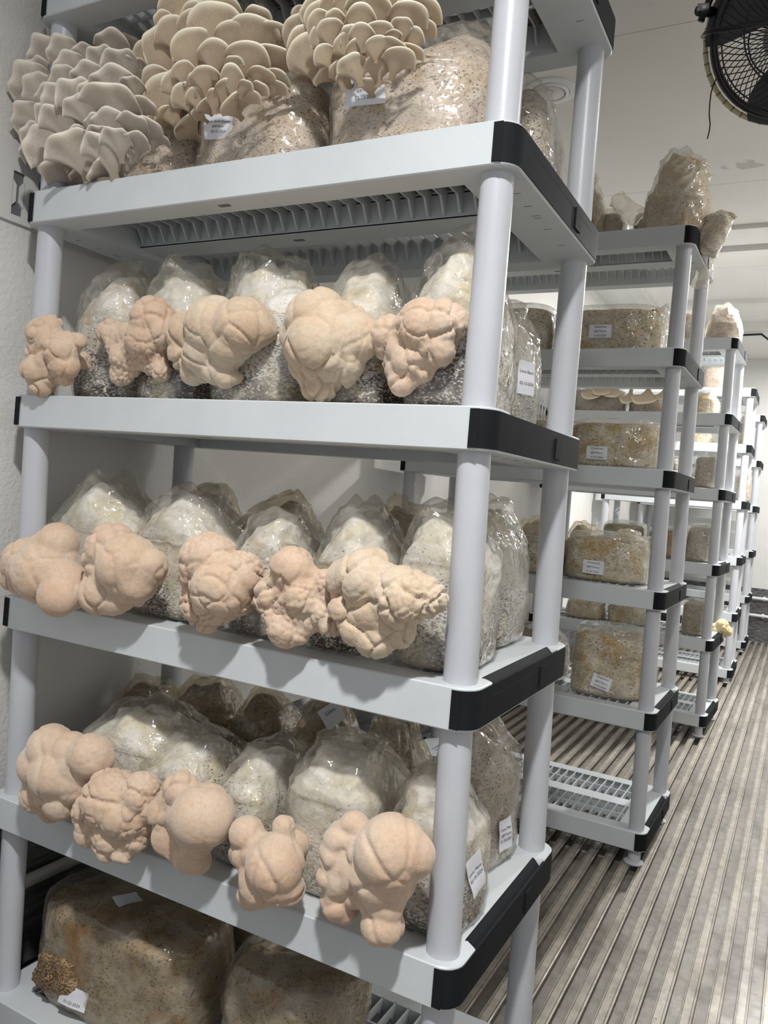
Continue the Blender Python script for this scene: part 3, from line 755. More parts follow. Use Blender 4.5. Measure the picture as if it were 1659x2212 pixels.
mane(BAGS['d4'][0], [(633,1230,42),(703,1258,24),(652,1288,40),(587,1288,34),(603,1320,30),(618,1358,36),(645,1362,26),(697,1322,26),(712,1352,22),(590,1265,26)], 14, M_MANE, c2, f1=24, a1=0.0065, crumb=0.5)
mane(BAGS['d5'][0], [(790,1250,54),(752,1255,40),(868,1290,58),(920,1292,38),(757,1315,42),(812,1312,46),(780,1350,40),(812,1376,38),(868,1368,28),(805,1218,32),(948,1292,17),(850,1340,36)], 15, M_MANE2, c2, f1=25, a1=0.0075, crumb=0.4)

# tier 1
c1 = Z[1]
specs1 = [
 ('e1', 118, 335, 1800, 240, 1470, 'bag fruiting an egg-shaped pair of peach lobes, leftmost lion\'s mane on its shelf', 0.62),
 ('e2', 250, 420, 1850, 330, 1540, 'bag fruiting a ragged-bottomed peach lion\'s mane, above the squat brown bag', 0.62),
 ('e3', 420, 560, 1900, 480, 1568, 'bag fruiting three stacked smooth peach lobes, right of the ragged-bottomed one', 0.62),
 ('e4', 560, 780, 1960, 680, 1560, 'broad milky bag fruiting a lion\'s mane with a small crumbly knob on top', 0.66),
 ('e5', 790, 990, 2030, 880, 1640, 'bag fruiting a big smooth lion\'s mane curled over a pale round bottom lobe', 0.66)]
for i, (k, l, r_, pb, pt, top, lab, fl) in enumerate(specs1):
    x0, x1 = xw(l, r_, pb, 0.05); h = hgt(pt, top, 0.15, c1)
    grow_bag(k, 'lions_mane_grow_bag', max(x0, -0.90)+0.002, x1-0.002, 0.050, 0.20 if i < 4 else 0.155, c1, min(h*1.03, G-T-0.012), fl, 53+i, M_B_MANE2, M_FILM, lab, MG, lean=-0.02, crest=0.06)
sticker(*BAGS['e5'], 1022, 1885, 0.038, 0.055, [('Lions Mane', 1), ('02-10-2024', 1)], 0.007, roll=0.3, nblend=0.0)
root, film = grow_bag('e6', 'grow_bag', -0.165, -0.030, 0.262, 0.17, c1, hgt(1050, 1562, 0.36, c1), 0.72, 61, M_B_GREY, M_FILM, 'tan speckled bag with a peaked top and sticker, beside the rear right post', BG, lean=0.0, crest=0.06)
sticker(root, film, 1087, 1800, 0.04, 0.05, [('Lions Mane', 1), ('@BTVfarms', 0.9), ('01-30-2024', 1)], 0.007, nblend=0.1)
for i, (l, r_, top) in enumerate(((240, 340, 1430), (345, 480, 1450), (490, 610, 1480), (615, 740, 1505), (760, 900, 1540))):
    x0, x1 = xw(l, r_, 1600, 0.31); rt, fm = grow_bag('e7%d' % i, 'grow_bag', x0, x1, 0.275, 0.16, c1, min(hgt((l+r_)/2, top, 0.36, c1), G-T-0.012), 0.62, 71+i, M_B_DARK if i < 4 else M_B_GREY, M_FILM_B,
        ('dim clear-topped bag behind the egg-shaped pair of peach lobes', 'dark brown bag behind the ragged-bottomed lion\'s mane', 'dark folded bag behind the three stacked smooth lobes',
         'brown bag with a tilted sticker under the rim, behind the broad milky bag', 'tan bag top showing between the broad milky bag and the front right post')[i], BG, lean=0.0, crest=0.05)
    if i == 3: sticker(rt, fm, 715, 1545, 0.045, 0.04, [('Lions', 1), ('', 1)], 0.011, roll=0.5, nblend=0.3)
mane(BAGS['e1'][0], [(110,1614,42),(90,1650,42),(195,1632,40),(125,1672,50),(84,1716,34),(134,1726,36),(112,1748,24),(160,1690,38),(215,1640,26)], 21, M_MANE, c1, f1=15, a1=0.0045, crumb=0.25, ymax=0.013)
mane(BAGS['e2'][0], [(240,1724,54),(305,1712,38),(194,1752,34),(272,1756,48),(202,1792,32),(245,1802,42),(293,1808,28),(232,1838,20),(272,1844,18),(320,1740,30)], 22, M_MANE, c1, f1=19, a1=0.006, crumb=0.5)
mane(BAGS['e3'][0], [(392,1704,34),(440,1762,58),(358,1757,34),(362,1808,32),(410,1848,32),(425,1858,26),(425,1805,38)], 23, M_MANE, c1, f1=13, a1=0.0045, crumb=0.2)
mane(BAGS['e4'][0], [(535,1802,34),(613,1784,22),(616,1804,20),(530,1840,32),(595,1868,54),(546,1928,30),(624,1915,32),(565,1908,42),(556,1835,34),(600,1900,44)], 24, M_MANE, c1, f1=15, a1=0.0045, crumb=0.25)
mane(BAGS['e5'][0], [(765,1786,28),(740,1815,36),(732,1850,40),(730,1890,40),(727,1945,34),(845,1838,66),(888,1848,44),(812,1892,52),(848,1905,42),(828,1998,40),(745,1965,24)], 25, M_MANE, c1, f1=13, a1=0.0045, crumb=0.2)

# tier 0 : old brown bags
c0 = Z[0]
x0, x1 = xw(36, 382, 2150, 0.06)
root, film = grow_bag('f1', 'grow_bag', x0, x1, 0.052, 0.215, c0, hgt(200, 1912, 0.14, c0), 0.9, 81, M_B_DARK, M_FILM_B,
    'large squat brown spent bag with a dated sticker on the bottom shelf, left', None, lean=0, crest=0.1, flat_top=True, crump=1.3)
sticker(root, film, 164, 2152, 0.055, 0.032, [('', 1), ('', 1), ('01-23-2024', 1)], 0.0070, roll=-0.12, off=0.008)
sticker(root, film, 275, 1948, 0.045, 0.035, None, 0.01, plabel='blank white sticker', nblend=0.0)
q = bag_mesh(0.098, 0.030, 0.060, 0.6, 5, flat_top=True, nu=48, nv=30, crump=2.2, bulge=0.25, expo=2.2)
q.transform(Matrix.Translation(atY(117, 2142, 0.052) - Vector(root.location)) @ Matrix.Rotation(-0.15, 4, 'Y'))
tag(link('exposed_patch', q, block_mat('substrate_crust', (0.40, 0.27, 0.14), (0.28, 0.17, 0.08), (0.04, 0.02, 0.012), 0.3, (0.5, 0.5), False, None, 220, 0.2), root), 'crusty brown exposed patch')
x0, x1 = xw(450, 715, 2200, 0.10)
grow_bag('f2', 'grow_bag', x0, x1, 0.09, 0.20, c0, hgt(520, 2010, 0.18, c0), 0.9, 82, M_B_DARK, M_FILM_B,
    'brown bag with an amber stain on the bottom shelf beneath the broad milky bag', None, lean=0, crest=0.1, flat_top=True, crump=1.5)
grow_bag('f3', 'grow_bag', -0.60, -0.46, 0.30, 0.13, c0, 0.19, 0.6, 83, M_B_GREY, M_FILM,
    'crumpled clear bag in the dark between the two brown bags on the bottom shelf', None, lean=0.0, crest=0.04)
grow_bag('f4', 'grow_bag', -0.86, -0.62, 0.30, 0.14, c0, 0.235, 0.9, 84, M_B_DARK, M_FILM_B, 'dark bag at the back of the bottom shelf, behind the squat brown bag', None, lean=0, crest=0.08, flat_top=True)

# ------------------------------------------------------------------ oyster mushrooms
def cap_mesh(seed, frill=0.0, nu=22):
    """fan shaped cap on a short stem: x across, z growth direction (unit height), gills face -y"""
    rr = random.Random(seed); vs = []; fs = []; uvs = []
    vg = [0, .07, .15, .24, .33, .42, .52, .62, .72, .81, .89, .95, 1.0]
    a0, a1, a2 = rr.uniform(0, 6), rr.uniform(0, 6), rr.uniform(0.8, 1.25)
    asym = rr.uniform(-0.18, 0.18)
    def pt(uu, v, back):
        s = max(0, (v-0.16)/0.84); s = s*s*(3-2*s)*0.35 + s*0.65
        hw = 0.085 + (0.50*a2-0.085)*s**0.85
        rim = 1 - 0.50*abs(uu)**2.1*s + 0.025*math.sin(uu*5+a0)*s + frill*0.06*math.sin(uu*8+a1)*s
        th = uu*math.radians(62)*s
        R_ = hw*1.0
        x = math.sin(uu*1.25)/math.sin(1.25)*hw*(1-0.10*max(0, v-0.8)*5*abs(uu)**2) + asym*v*v
        z = v*rim
        y = -0.30*v*v*0.7 + 0.16*abs(uu)**2*hw*2*1.1 - 0.05*max(0, v-0.75)*2
        y += frill*0.07*math.sin(uu*9+a1+v*3)*v*v
        curl = max(0, v-0.86)/0.14
        y += 0.045*curl**2; z -= 0.02*curl**2
        thk = 0.055 if v < 0.5 else 0.055 - 0.030*((v-0.5)/0.5)**1.6
        if v < 0.3: thk = 0.10 - (0.10-0.055)*v/0.3
        if back: y += thk
        return (x, y, z)
    rows = [(v, False) for v in vg] + [(v, True) for v in reversed(vg)]
    n = nu+1
    for ri, (v, bk) in enumerate(rows):
        for i in range(n):
            uu = -1+2*i/nu
            p = pt(uu, v, bk)
            vs.append(p); uvs.append((0.5+uu*0.5*0.35*2, 0.485*v if not bk else 0.52+0.48*(1-v)))
    m = len(rows)
    for r_ in range(m-1):
        for i in range(nu): fs.append((r_*n+i, (r_+1)*n+i, (r_+1)*n+i+1, r_*n+i+1))
    # sides
    for side in (0, nu):
        for r_ in range(len(vg)-1):
            a, b_ = r_*n+side, (r_+1)*n+side; c, d = (m-1-r_)*n+side, (m-2-r_)*n+side
            fs.append((a, c, d, b_) if side == 0 else (a, b_, d, c))
    me = mk('cap', vs, fs); ul = me.uv_layers.new(name='UVMap')
    for lp in me.loops: ul.data[lp.index].uv = uvs[lp.vertex_index]
    me.update(); return me
def capset(frill, mat, s0):
    out = []
    for s in range(7):
        me = cap_mesh(s0+s, frill); me.materials.append(mat); me.polygons.foreach_set('use_smooth', [True]*len(me.polygons)); out.append(me)
    return out
CAPS_A = capset(0.12, M_OYS, 100); CAPS_B = capset(0.5, M_OYS2, 200)

def cluster(parent, caps, lst, cpx, rpx, rooty, bulge, yfront, seed, mat, ox, oy, sc, big=1.25):
    """lst: cap centres and widths in crop pixels"""
    rr = random.Random(seed); base = Vector(parent.location)
    cc = atY(cpx[0], cpx[1], rooty); core = MB()
    s = depth(cc)/F
    # pale core of joined stems
    prof_n = 14; vs = []
    bm = bmesh.new(); bmesh.ops.create_icosphere(bm, subdivisions=3, radius=1)
    for v in bm.verts:
        p = v.co; q = Vector((p.x*rpx[0]*s*0.72, p.y*bulge*0.75, p.z*rpx[1]*s*0.72)); q *= 1+0.12*noise.noise(q*30)
        v.co = q + (cc-base)
    me = bpy.data.meshes.new('core'); bm.to_mesh(me); bm.free()
    part = link('oyster_cluster', me, mat, parent)
    for (cx_, cy_, w_) in lst:
        px, py, w = ox+cx_*sc, oy+cy_*sc, w_*sc
        dx = (px-cpx[0])/rpx[0]; dy = (py-cpx[1])/rpx[1]; q = max(0.0, 1-dx*dx-dy*dy)
        Y = rooty - bulge*math.sqrt(q) - 0.006 + rr.uniform(-0.006, 0.006)
        P = atY(px, py, Y); wm = w*depth(P)/F; P.x = max(P.x, XL + 0.03 + wm*0.35)
        root = Vector((cc.x*0.75+P.x*0.25, rooty, cc.z*0.6+P.z*0.4 - 0.03)); gdir = (P-root).normalized()
        low_ = dy > 0.62
        gdir = Vector((dx*0.75 + rr.uniform(-.28, .28), -0.42 if not low_ else -0.85, 0.85 if not low_ else 0.28)).normalized()
        view = (CAM-P).normalized()
        nrm = view*1.0 + Vector((rr.uniform(-.25, .25), -0.1, -0.42 - rr.uniform(0, .35))); nrm = (nrm - gdir*nrm.dot(gdir)).normalized()   # the gill side
        xx = (-nrm).cross(gdir).normalized(); yy = -nrm
        me = caps[rr.randrange(len(caps))]; S = wm*big
        S *= rr.uniform(1.0, 1.12); hgt_ = S*rr.uniform(0.78, 1.05)
        c = bpy.data.objects.new('mushroom_cap', me); C.objects.link(c); c.parent = part
        mtx = Matrix(((xx.x*S, yy.x*S, gdir.x*hgt_, 0), (xx.y*S, yy.y*S, gdir.y*hgt_, 0), (xx.z*S, yy.z*S, gdir.z*hgt_, 0), (0, 0, 0, 1)))
        c.matrix_local = Matrix.Translation(P - base - gdir*hgt_*0.60) @ mtx
    return part
c4 = Z[4]
OG = 'oyster mushroom grow bags on the top visible shelf of the front unit'
x0, x1 = xw(108, 378, 390, 0.05)
grow_bag('b1', 'oyster_grow_bag', x0, x1, 0.045, 0.20, c4, 0.20, 0.8, 91, M_B_OYS, M_FILM, 'bag covered by greyish ruffled oyster mushrooms that hide the left post', OG, lean=0.02, crest=0.06)
x0, x1 = xw(382, 655, 350, 0.05)
grow_bag('b2', 'oyster_grow_bag', x0, x1, 0.045, 0.20, c4, 0.20, 0.8, 92, M_B_OYS, M_FILM, 'bag with tan fan-shaped oyster mushrooms in the middle, white sticker under its caps', OG, lean=0.03, crest=0.06)
x0, x1 = xw(662, 1030, 300, 0.05)
h3 = hgt(960, 50, 0.14, c4)
grow_bag('b3', 'oyster_grow_bag', x0, x1, 0.045, 0.22, c4, h3, 0.55, 93, M_B_OYS, M_FILM, 'large bag with cream oyster caps and a tall crumpled plastic top', OG, lean=0.03, crest=0.06, skew=0.045)
grow_bag('b4', 'grow_bag', -0.20, -0.045, 0.285, 0.15, c4, 0.24, 0.6, 94, M_B_GREY, M_FILM, 'clear bag behind the large oyster bag, at the rear right post', BG, lean=0.0, crest=0.06)
L1 = [(190,260,170),(270,290,190),(350,270,160),(450,270,90),(600,240,160),(660,240,100),(540,300,130),(640,330,150),(700,340,100),(220,370,130),(190,420,160),(310,420,110),(480,390,130),(620,430,170),(690,440,100),(120,510,70),(180,480,120),(240,500,110),(320,500,120),(420,500,160),(600,530,200),(160,590,120),(250,590,100),(330,620,150),(430,560,130),(540,640,130),(700,640,120),(750,660,130),(190,690,110),(270,740,170),(410,770,190),(430,700,110),(520,690,100),(560,770,160),(610,720,110),(710,730,130),(790,710,80),(140,660,80),(320,860,170),(430,870,110),(560,840,150),(640,790,90),(480,640,90),(180,770,90),(250,830,90),(380,330,120),(500,480,120),(690,540,120),(370,560,110)]
L2 = [(910,40,200),(1060,40,120),(1150,80,190),(990,80,130),(1280,110,180),(830,130,110),(870,170,150),(960,130,130),(1060,150,210),(1170,190,160),(1260,170,190),(1370,180,160),(800,270,230),(950,250,160),(1090,280,150),(1250,290,170),(1370,290,180),(1430,330,120),(1180,330,110),(720,420,90),(830,520,200),(900,430,150),(1040,400,130),(920,370,100),(990,420,80),(1320,380,100),(1400,400,120),(1180,400,130),(1310,450,110),(1400,445,90),(940,500,140),(1000,500,100),(1090,500,120),(1150,460,120),(1240,440,90),(1250,490,110),(1040,550,90),(1180,545,130),(1010,590,80),(950,660,130),(790,420,130),(740,290,120),(860,590,120)]
L3 = [(180,50,110),(250,40,90),(110,90,90),(190,100,120),(90,180,150),(205,135,120),(280,120,120),(120,220,150),(205,200,110),(140,290,190),(110,440,150),(340,30,130),(410,100,170),(500,60,210),(640,80,150),(700,60,190),(790,100,80),(355,200,120),(490,170,130),(590,185,80),(650,140,100),(735,140,110),(690,195,110),(340,230,130),(390,260,110),(490,240,100),(660,260,110),(610,300,140),(510,330,170),(400,340,130),(320,370,110),(330,412,100),(460,425,140),(420,-40,150),(560,-60,190),(680,-50,170),(280,-30,130),(190,-20,110),(250,170,110),(230,290,100),(570,230,110),(420,180,110),(240,380,90)]
cluster(BAGS['b1'][0], CAPS_B, L1, (195, 240), (165, 160), 0.075, 0.115, 0, 5, M_OYS2, 0, 0, .4219, 1.5)
cluster(BAGS['b2'][0], CAPS_A, L2, (455, 130), (175, 160), 0.085, 0.12, 0, 6, M_OYS, 0, 0, .4219)
cluster(BAGS['b3'][0], CAPS_A, L3, (775, 70), (175, 140), 0.085, 0.115, 0, 7, M_OYS, 600, 0, .4219)
TXT = [('Maple Arch Oyster', 1.0), ('@BTVfarms', 0.75), ('02-12-2024', 1.0)]
sticker(BAGS['b2'][0], BAGS['b2'][1], 474, 275, 0.049, 0.038, TXT, 0.0056, nblend=0.5)
sticker(BAGS['b3'][0], BAGS['b3'][1], 797, 203, 0.060, 0.038, TXT, 0.0066, nblend=0.5, roll=0.06, off=0.02)
# bags on the topmost tier, glimpsed through the slats
c5 = Z[5]
for i, (xa, xb, ya) in enumerate(((-0.85, -0.60, 0.12), (-0.58, -0.36, 0.05), (-0.34, -0.12, 0.16), (-0.16, -0.01, 0.27))):
    grow_bag('a%d' % i, 'grow_bag', xa, xb, ya, 0.17, c5, 0.22, 0.8, 101+i, M_B_GREY, M_FILM_B,
        ('dark bag glimpsed through the slats of the topmost shelf, above the greyish oysters', 'dark bag glimpsed through the topmost slats above the middle oysters',
         'mottled bag glimpsed through the topmost slats behind the cream oysters', 'yellowish bag glimpsed through the topmost slats by the rear right corner')[i], 'bags on the topmost shelf of the front unit', small=True, flat_top=True)

# ------------------------------------------------------------------ second unit : long bags
U2 = 1.5179
CH = [('Chestnut', 1.0), ('@BTVfarms', 0.75), ('01-07-2024', 0.8)]
def row2(key, k, l, r_, top, pyb, y0, d, seed, label, lab=None, mat=None, film=None, flat_top=True, grp='long brown bags on the second shelving unit', fill=0.85, u=U2, dz=0.0093, lean=0, crest=0.08, crump=1.2, small=False):
    z = Z[k]+dz; x0, x1 = xw(l, r_, pyb, u+y0)
    h = hgt((l+r_)/2, top, u+y0+d*0.4, z)
    root, fm = grow_bag(key, 'grow_bag', x0, x1, u+y0, d, z, h, fill, seed, mat or M_B_CHE, film or M_FILM, label, grp, lean=lean, crest=crest, flat_top=flat_top, crump=crump, small=small)
    if lab:
        fin = bag_mesh(0.035, d*0.75, h*0.93, 0.6, seed+50, crump=2.2, nu=40, nv=26, expo=2.2)
        fin.transform(Matrix.Translation(((x1-x0)/2-0.004, 0, 0))); link('sealed_end', fin, M_FILM, root)
        sticker(root, fm, lab[0], lab[1], lab[2], 0.042, CH, 0.0105, roll=lab[3])
    return root, fm
row2('g1', 4, 1190, 1424, 668, 750, 0.07, 0.20, 111, 'long stickered bag with an orange corner, second shelf down of the second unit', (1297, 716, 0.070, 0.0))
gr1 = BAGS['g1'][0]; q = bag_mesh(0.045, 0.03, 0.045, 0.4, 8, nu=30, nv=18, crump=1.5, taper=0.7)
q.transform(Matrix.Translation(atY(1400, 700, U2+0.13) - Vector(gr1.location)) @ Matrix.Rotation(0.5, 4, 'Y'))
tag(link('folded_corner', q, flat('amber_stain', (0.50, 0.27, 0.07), 0.4), gr1), 'orange-stained folded corner')
row2('g2', 4, 1020, 1184, 665, 750, 0.07, 0.20, 112, 'yellowish bag between the posts, left of the orange-cornered long bag')
row2('g3', 4, 1395, 1440, 675, 745, 0.28, 0.15, 113, 'grey shiny bag tucked behind the orange-cornered long bag', None, M_B_GREY)
row2('g4', 3, 1215, 1418, 908, 1003, 0.07, 0.20, 114, 'plump long bag with a white sticker, third shelf down of the second unit', (1290, 978, 0.066, 0.0))
row2('g5', 3, 1030, 1210, 900, 1000, 0.09, 0.20, 115, 'yellow-edged bag half hidden by the rear right post, left of the plump bag')
row2('g6', 3, 1395, 1450, 925, 1000, 0.285, 0.15, 116, 'pale bag with an amber edge behind the plump long bag', None, M_B_GREY)
row2('g7', 2, 1205, 1388, 1150, 1255, 0.08, 0.20, 117, 'long bag with a crease and white sticker, fourth shelf down of the second unit', (1282, 1225, 0.066, -0.03))
row2('g8', 2, 1050, 1195, 1155, 1235, 0.08, 0.20, 118, 'yellow straw-coloured bag seen between the two right posts of the front unit')
for i, (l, r_, t_) in enumerate(((1095, 1190, 1108), (1200, 1290, 1125), (1300, 1380, 1135))):
    row2('h%d' % i, 2, l, r_, t_, 1210, 0.29, 0.15, 120+i, ('clear peaked bag behind the straw-coloured bag', 'clear bag top behind the creased long bag, left of centre',
        'clear bag top behind the creased long bag, right of centre')[i], None, M_B_GREY, M_FILM_B, False, 'clear topped bags at the back of the second unit', 0.6, small=True)
row2('g9', 1, 1215, 1390, 1350, 1495, 0.08, 0.20, 124, 'tall clear-topped long bag with a tilted white sticker, on the second unit', (1299, 1474, 0.060, -0.22), None, None, True, fill=0.6)
row2('g10', 1, 1060, 1205, 1345, 1480, 0.10, 0.20, 125, 'rounded bag behind the rear right post, fifth shelf down of the second unit', None, M_B_CHE, None, False, fill=0.7)
row2('g11', 1, 1340, 1415, 1420, 1490, 0.29, 0.14, 126, 'pale crumpled plastic end behind the tall clear-topped long bag', None, M_B_GREY, None, False, fill=0.6)
# top of the second unit
x0, x1 = -0.165, 0.005
root, film = grow_bag('i1', 'grow_bag', -0.175, 0.045, U2+0.03, 0.24, Z[5]+0.0093, 0.25, 0.38, 133, block_mat('substrate_tan', (0.74, 0.66, 0.56), (0.64, 0.50, 0.33), (0.12, 0.07, 0.05), 0.3, (0.56, 0.62), True, (0.6, 0.42, 0.22), 180, 0.9), M_FILM,
    'big wrinkled tan bag overhanging the right end on top of the second shelving unit', 'bags on top of the second shelving unit', lean=-0.02, crest=0.15, skew=0.02, crump=1.7, taper=0.45, expo=2.4, blk_f=0.97)
# its loose corner hangs down past the shelf end
q = bag_mesh(0.085, 0.07, 0.13, 0.7, 141, crump=1.6, nu=36, nv=20); q.transform(Matrix.Translation((0.095, -0.04, -0.055)) @ Matrix.Rotation(0.35, 4, 'Y')); link('plastic_fold', q, bpy.data.materials['substrate_tan'], root)
q = bag_mesh(0.05, 0.05, 0.11, 0.7, 142, crump=2, nu=30, nv=18); q.transform(Matrix.Translation((0.075, 0.11, -0.12)) @ Matrix.Rotation(0.1, 4, 'Y')); link('plastic_fold', q, M_FILM_S, root)
q = bag_mesh(0.07, 0.03, 0.11, 0.6, 143, crump=2, nu=30, nv=18); q.transform(Matrix.Translation((-0.115, 0.02, 0.09)) @ Matrix.Rotation(-0.9, 4, 'Y')); link('plastic_fold', q, M_FILM_S, root)
row2('i2', 5, 1270, 1345, 463, 495, 0.20, 0.16, 132, 'low speckled round bag on top of the second shelving unit, middle', None, M_B_GREY, None, True, 'bags on top of the second shelving unit', small=True)
row2('i3', 5, 1362, 1400, 460, 490, 0.25, 0.15, 133, 'small speckled bag peeking out behind the big wrinkled tan bag', None, M_B_GREY, None, True, 'bags on top of the second shelving unit', small=True)
row2('i4', 5, 1195, 1290, 372, 495, 0.08, 0.16, 134, 'upright orange-tinged bag on the second unit\'s top, behind the front unit\'s post', None, M_B_CHE, None, False, 'bags on top of the second shelving unit', 0.6)

# ------------------------------------------------------------------ third unit and beyond
def rowu(key, ui, k, l, r_, top, pyb, y0, d, seed, label, mat=None, film=None, flat_top=True, fill=0.8, small=True, crump=1.2):
    ux, uy, ua, dz, ly, _ = UNITS[ui]
    return row2(key, k, l, r_, top, pyb, y0, d, seed, label, None, mat, film, flat_top, 'bags on the %s shelving unit' % ('', '', 'third', 'fourth')[ui], fill, uy, dz, 0, 0.05, crump, small)
rowu('j1', 2, 5, 1518, 1600, 655, 738, 0.06, 0.18, 151, 'tall milky open-topped bag standing on top of the third unit', M_B_OYS, M_FILM, False, 0.45, False)
rowu('j2', 2, 5, 1440, 1500, 675, 745, 0.10, 0.18, 152, 'bright bag seen between the second unit\'s right posts, on the third unit\'s top', M_B_OYS)
rowu('j3', 2, 4, 1225, 1345, 838, 892, 0.10, 0.2, 153, 'dim brown bag on the third unit, left of the scalloped oyster edges', M_B_GREY)
r1, _f = rowu('j4', 2, 4, 1350, 1440, 850, 892, 0.16, 0.2, 154, 'bag with scalloped tan oyster edges on the third unit', M_B_OYS)
rowu('j5', 2, 4, 1470, 1550, 842, 895, 0.08, 0.2, 155, 'mottled peaked bag by the right posts, second shelf down of the third unit', M_B_CHE, None, False, 0.6)
for n_, (px, py, w) in enumerate(((1285, 848, 46), (1330, 846, 40), (1362, 858, 44), (1400, 856, 56), (1435, 852, 40), (1310, 842, 40))):
    P = atY(px, py, UNITS[2][1]+0.10); s = w*depth(P)/F
    c = bpy.data.objects.new('mushroom_cap', CAPS_A[n_ % 7]); C.objects.link(c); c.parent = r1
    c.matrix_local = Matrix.Translation(P-Vector(r1.location)+Vector((0, 0, s*0.4))) @ Matrix.Rotation(math.pi*0.85, 4, 'X') @ Matrix.Rotation(math.pi, 4, 'Z') @ Matrix.Diagonal((s, s, s, 1))
rowu('j6', 2, 3, 1490, 1560, 982, 1056, 0.08, 0.2, 156, 'grey wrinkled bag between posts, third shelf down of the third unit', M_B_GREY)
rowu('j7', 2, 2, 1472, 1545, 1132, 1212, 0.08, 0.2, 157, 'shiny brown-grey bag at the right end, fourth shelf down of the third unit', M_B_GREY)
rowu('j8', 2, 2, 1390, 1468, 1138, 1205, 0.08, 0.2, 158, 'brown bag left of the shiny one, fourth shelf down of the third unit', M_B_DARK)
rowu('j9', 2, 2, 1290, 1385, 1125, 1200, 0.12, 0.2, 159, 'dark long bag on the third unit, behind the second unit\'s creased long bag', M_B_DARK)
rowu('j10', 2, 1, 1212, 1300, 1290, 1340, 0.10, 0.2, 160, 'squat yellowish bag, left on the fifth shelf down of the third unit', M_B_CHE)
rowu('j11', 2, 1, 1303, 1395, 1295, 1352, 0.10, 0.2, 161, 'squat brown bag, middle of the fifth shelf down of the third unit', M_B_CHE)
r2, _f = rowu('j12', 2, 1, 1462, 1532, 1295, 1378, 0.08, 0.2, 162, 'dark bag sprouting a small yellow lion\'s mane past the third unit\'s post', M_B_DARK)
mane(r2, [(1560, 1352, 12), (1570, 1364, 10), (1556, 1370, 9), (1548, 1360, 12)], 31, M_MANE3, None, yb=UNITS[2][1]+0.40, vox=0.005)
r3, _f = rowu('j13', 2, 3, 1400, 1460, 990, 1050, 0.12, 0.2, 163, 'tan bag on the third unit half hidden behind the second unit\'s right posts', M_B_CHE)
rowu('k1', 3, 5, 1512, 1572, 792, 832, 0.06, 0.2, 171, 'brightly lit cream bag on top of the fourth unit', M_B_OYS)
rowu('k2', 3, 4, 1545, 1582, 935, 955, 0.1, 0.2, 172, 'low reddish bag on the second shelf down of the fourth unit', M_B_OYS)
rowu('k3', 3, 4, 1590, 1612, 894, 955, 0.1, 0.25, 173, 'tall rounded tan bag by the right posts, second shelf down of the fourth unit', M_B_OYS, None, False)
rowu('k4', 3, 3, 1585, 1602, 1025, 1078, 0.1, 0.15, 174, 'brown bag left of the right posts, third shelf down of the fourth unit', M_B_CHE)
rowu('k5', 3, 3, 1604, 1622, 1028, 1078, 0.26, 0.18, 175, 'pinkish bag bulging past the right posts, third shelf down of the fourth unit', M_B_OYS, None, False)
rowu('k6', 3, 4, 1480, 1540, 930, 955, 0.1, 0.2, 176, 'dark topped low bag, left on the second shelf down of the fourth unit', M_B_CHE)

# ------------------------------------------------------------------ cage fan hanging at the upper right
FC = CAM + cray(1722, 66) * 1.80; FR = 0.178
fan = empty('cage_fan', FC); tag(fan, 'round black wire cage fan hanging from the ceiling at the upper right', 'fan')
axis = (CAM + Vector((0.45, -0.3, 0.1)) - FC).normalized()
zx = axis; xx_ = Vector((0, 0, 1)).cross(zx).normalized(); yy_ = zx.cross(xx_)
FM = Matrix(((xx_.x, yy_.x, zx.x), (xx_.y, yy_.y, zx.y), (xx_.z, yy_.z, zx.z))).to_4x4()
def fl(me, name, mat, parent=fan, sm_=True):
    me.transform(FM); return link(name, me, mat, parent, sm_)
def circ(R_, z, n=64): return [(R_*math.cos(2*math.pi*i/n), R_*math.sin(2*math.pi*i/n), z) for i in range(n)]
b = MB()
for i in range(64):
    a = 2*math.pi*i/64; pts = []
    for k in range(9):
        t_ = k/8; rad = 0.04 + (FR-0.04)*t_; aa = a + 0.55*(1-t_)
        pts.append((rad*math.cos(aa), rad*math.sin(aa), 0.075*math.sqrt(max(0, 1-(t_)**3.2)) + 0.005))
    b.tube(pts, 0.0013, 5, cap=False)
for R_, zz in ((0.05, 0.079), (0.12, 0.074), (0.175, 0.058)): b.tube(circ(R_, zz), 0.002, 5, True)
fl(b.mesh('g'), 'front_grille', M_BLACK)
b = MB()
for i in range(64):
    a = 2*math.pi*i/64; pts = []
    for k in range(9):
        t_ = k/8; rad = 0.05 + (FR-0.05)*t_; aa = a - 0.5*(1-t_)
        pts.append((rad*math.cos(aa), rad*math.sin(aa), -0.085*math.sqrt(max(0, 1-(t_)**4)) - 0.005))
    b.tube(pts, 0.0013, 5, cap=False)
for R_, zz in ((0.09, -0.088), (0.15, -0.083)): b.tube(circ(R_, zz), 0.002, 5, True)
fl(b.mesh('g'), 'rear_grille', M_BLACK)
b = MB(); n = 72; vs = []; fs = []
for i in range(n):
    a = 2*math.pi*i/n
    for (dr, zz) in ((-0.004, -0.020), (0.006, -0.016), (0.006, 0.016), (-0.004, 0.020), (-0.011, 0)): vs.append(((FR+dr)*math.cos(a), (FR+dr)*math.sin(a), zz))
for i in range(n):
    for j in range(5): fs.append((i*5+j, i*5+(j+1) % 5, ((i+1) % n)*5+(j+1) % 5, ((i+1) % n)*5+j))
b.add(vs, fs); fl(b.mesh('g'), 'rim_band', M_BLACK)
b = MB(); b.lathe([(0.001, 0.052), (0.045, 0.050), (0.055, 0.035), (0.058, -0.09), (0.045, -0.125), (0.001, -0.13)], n=32); fl(b.mesh('g'), 'motor', M_BLACK)
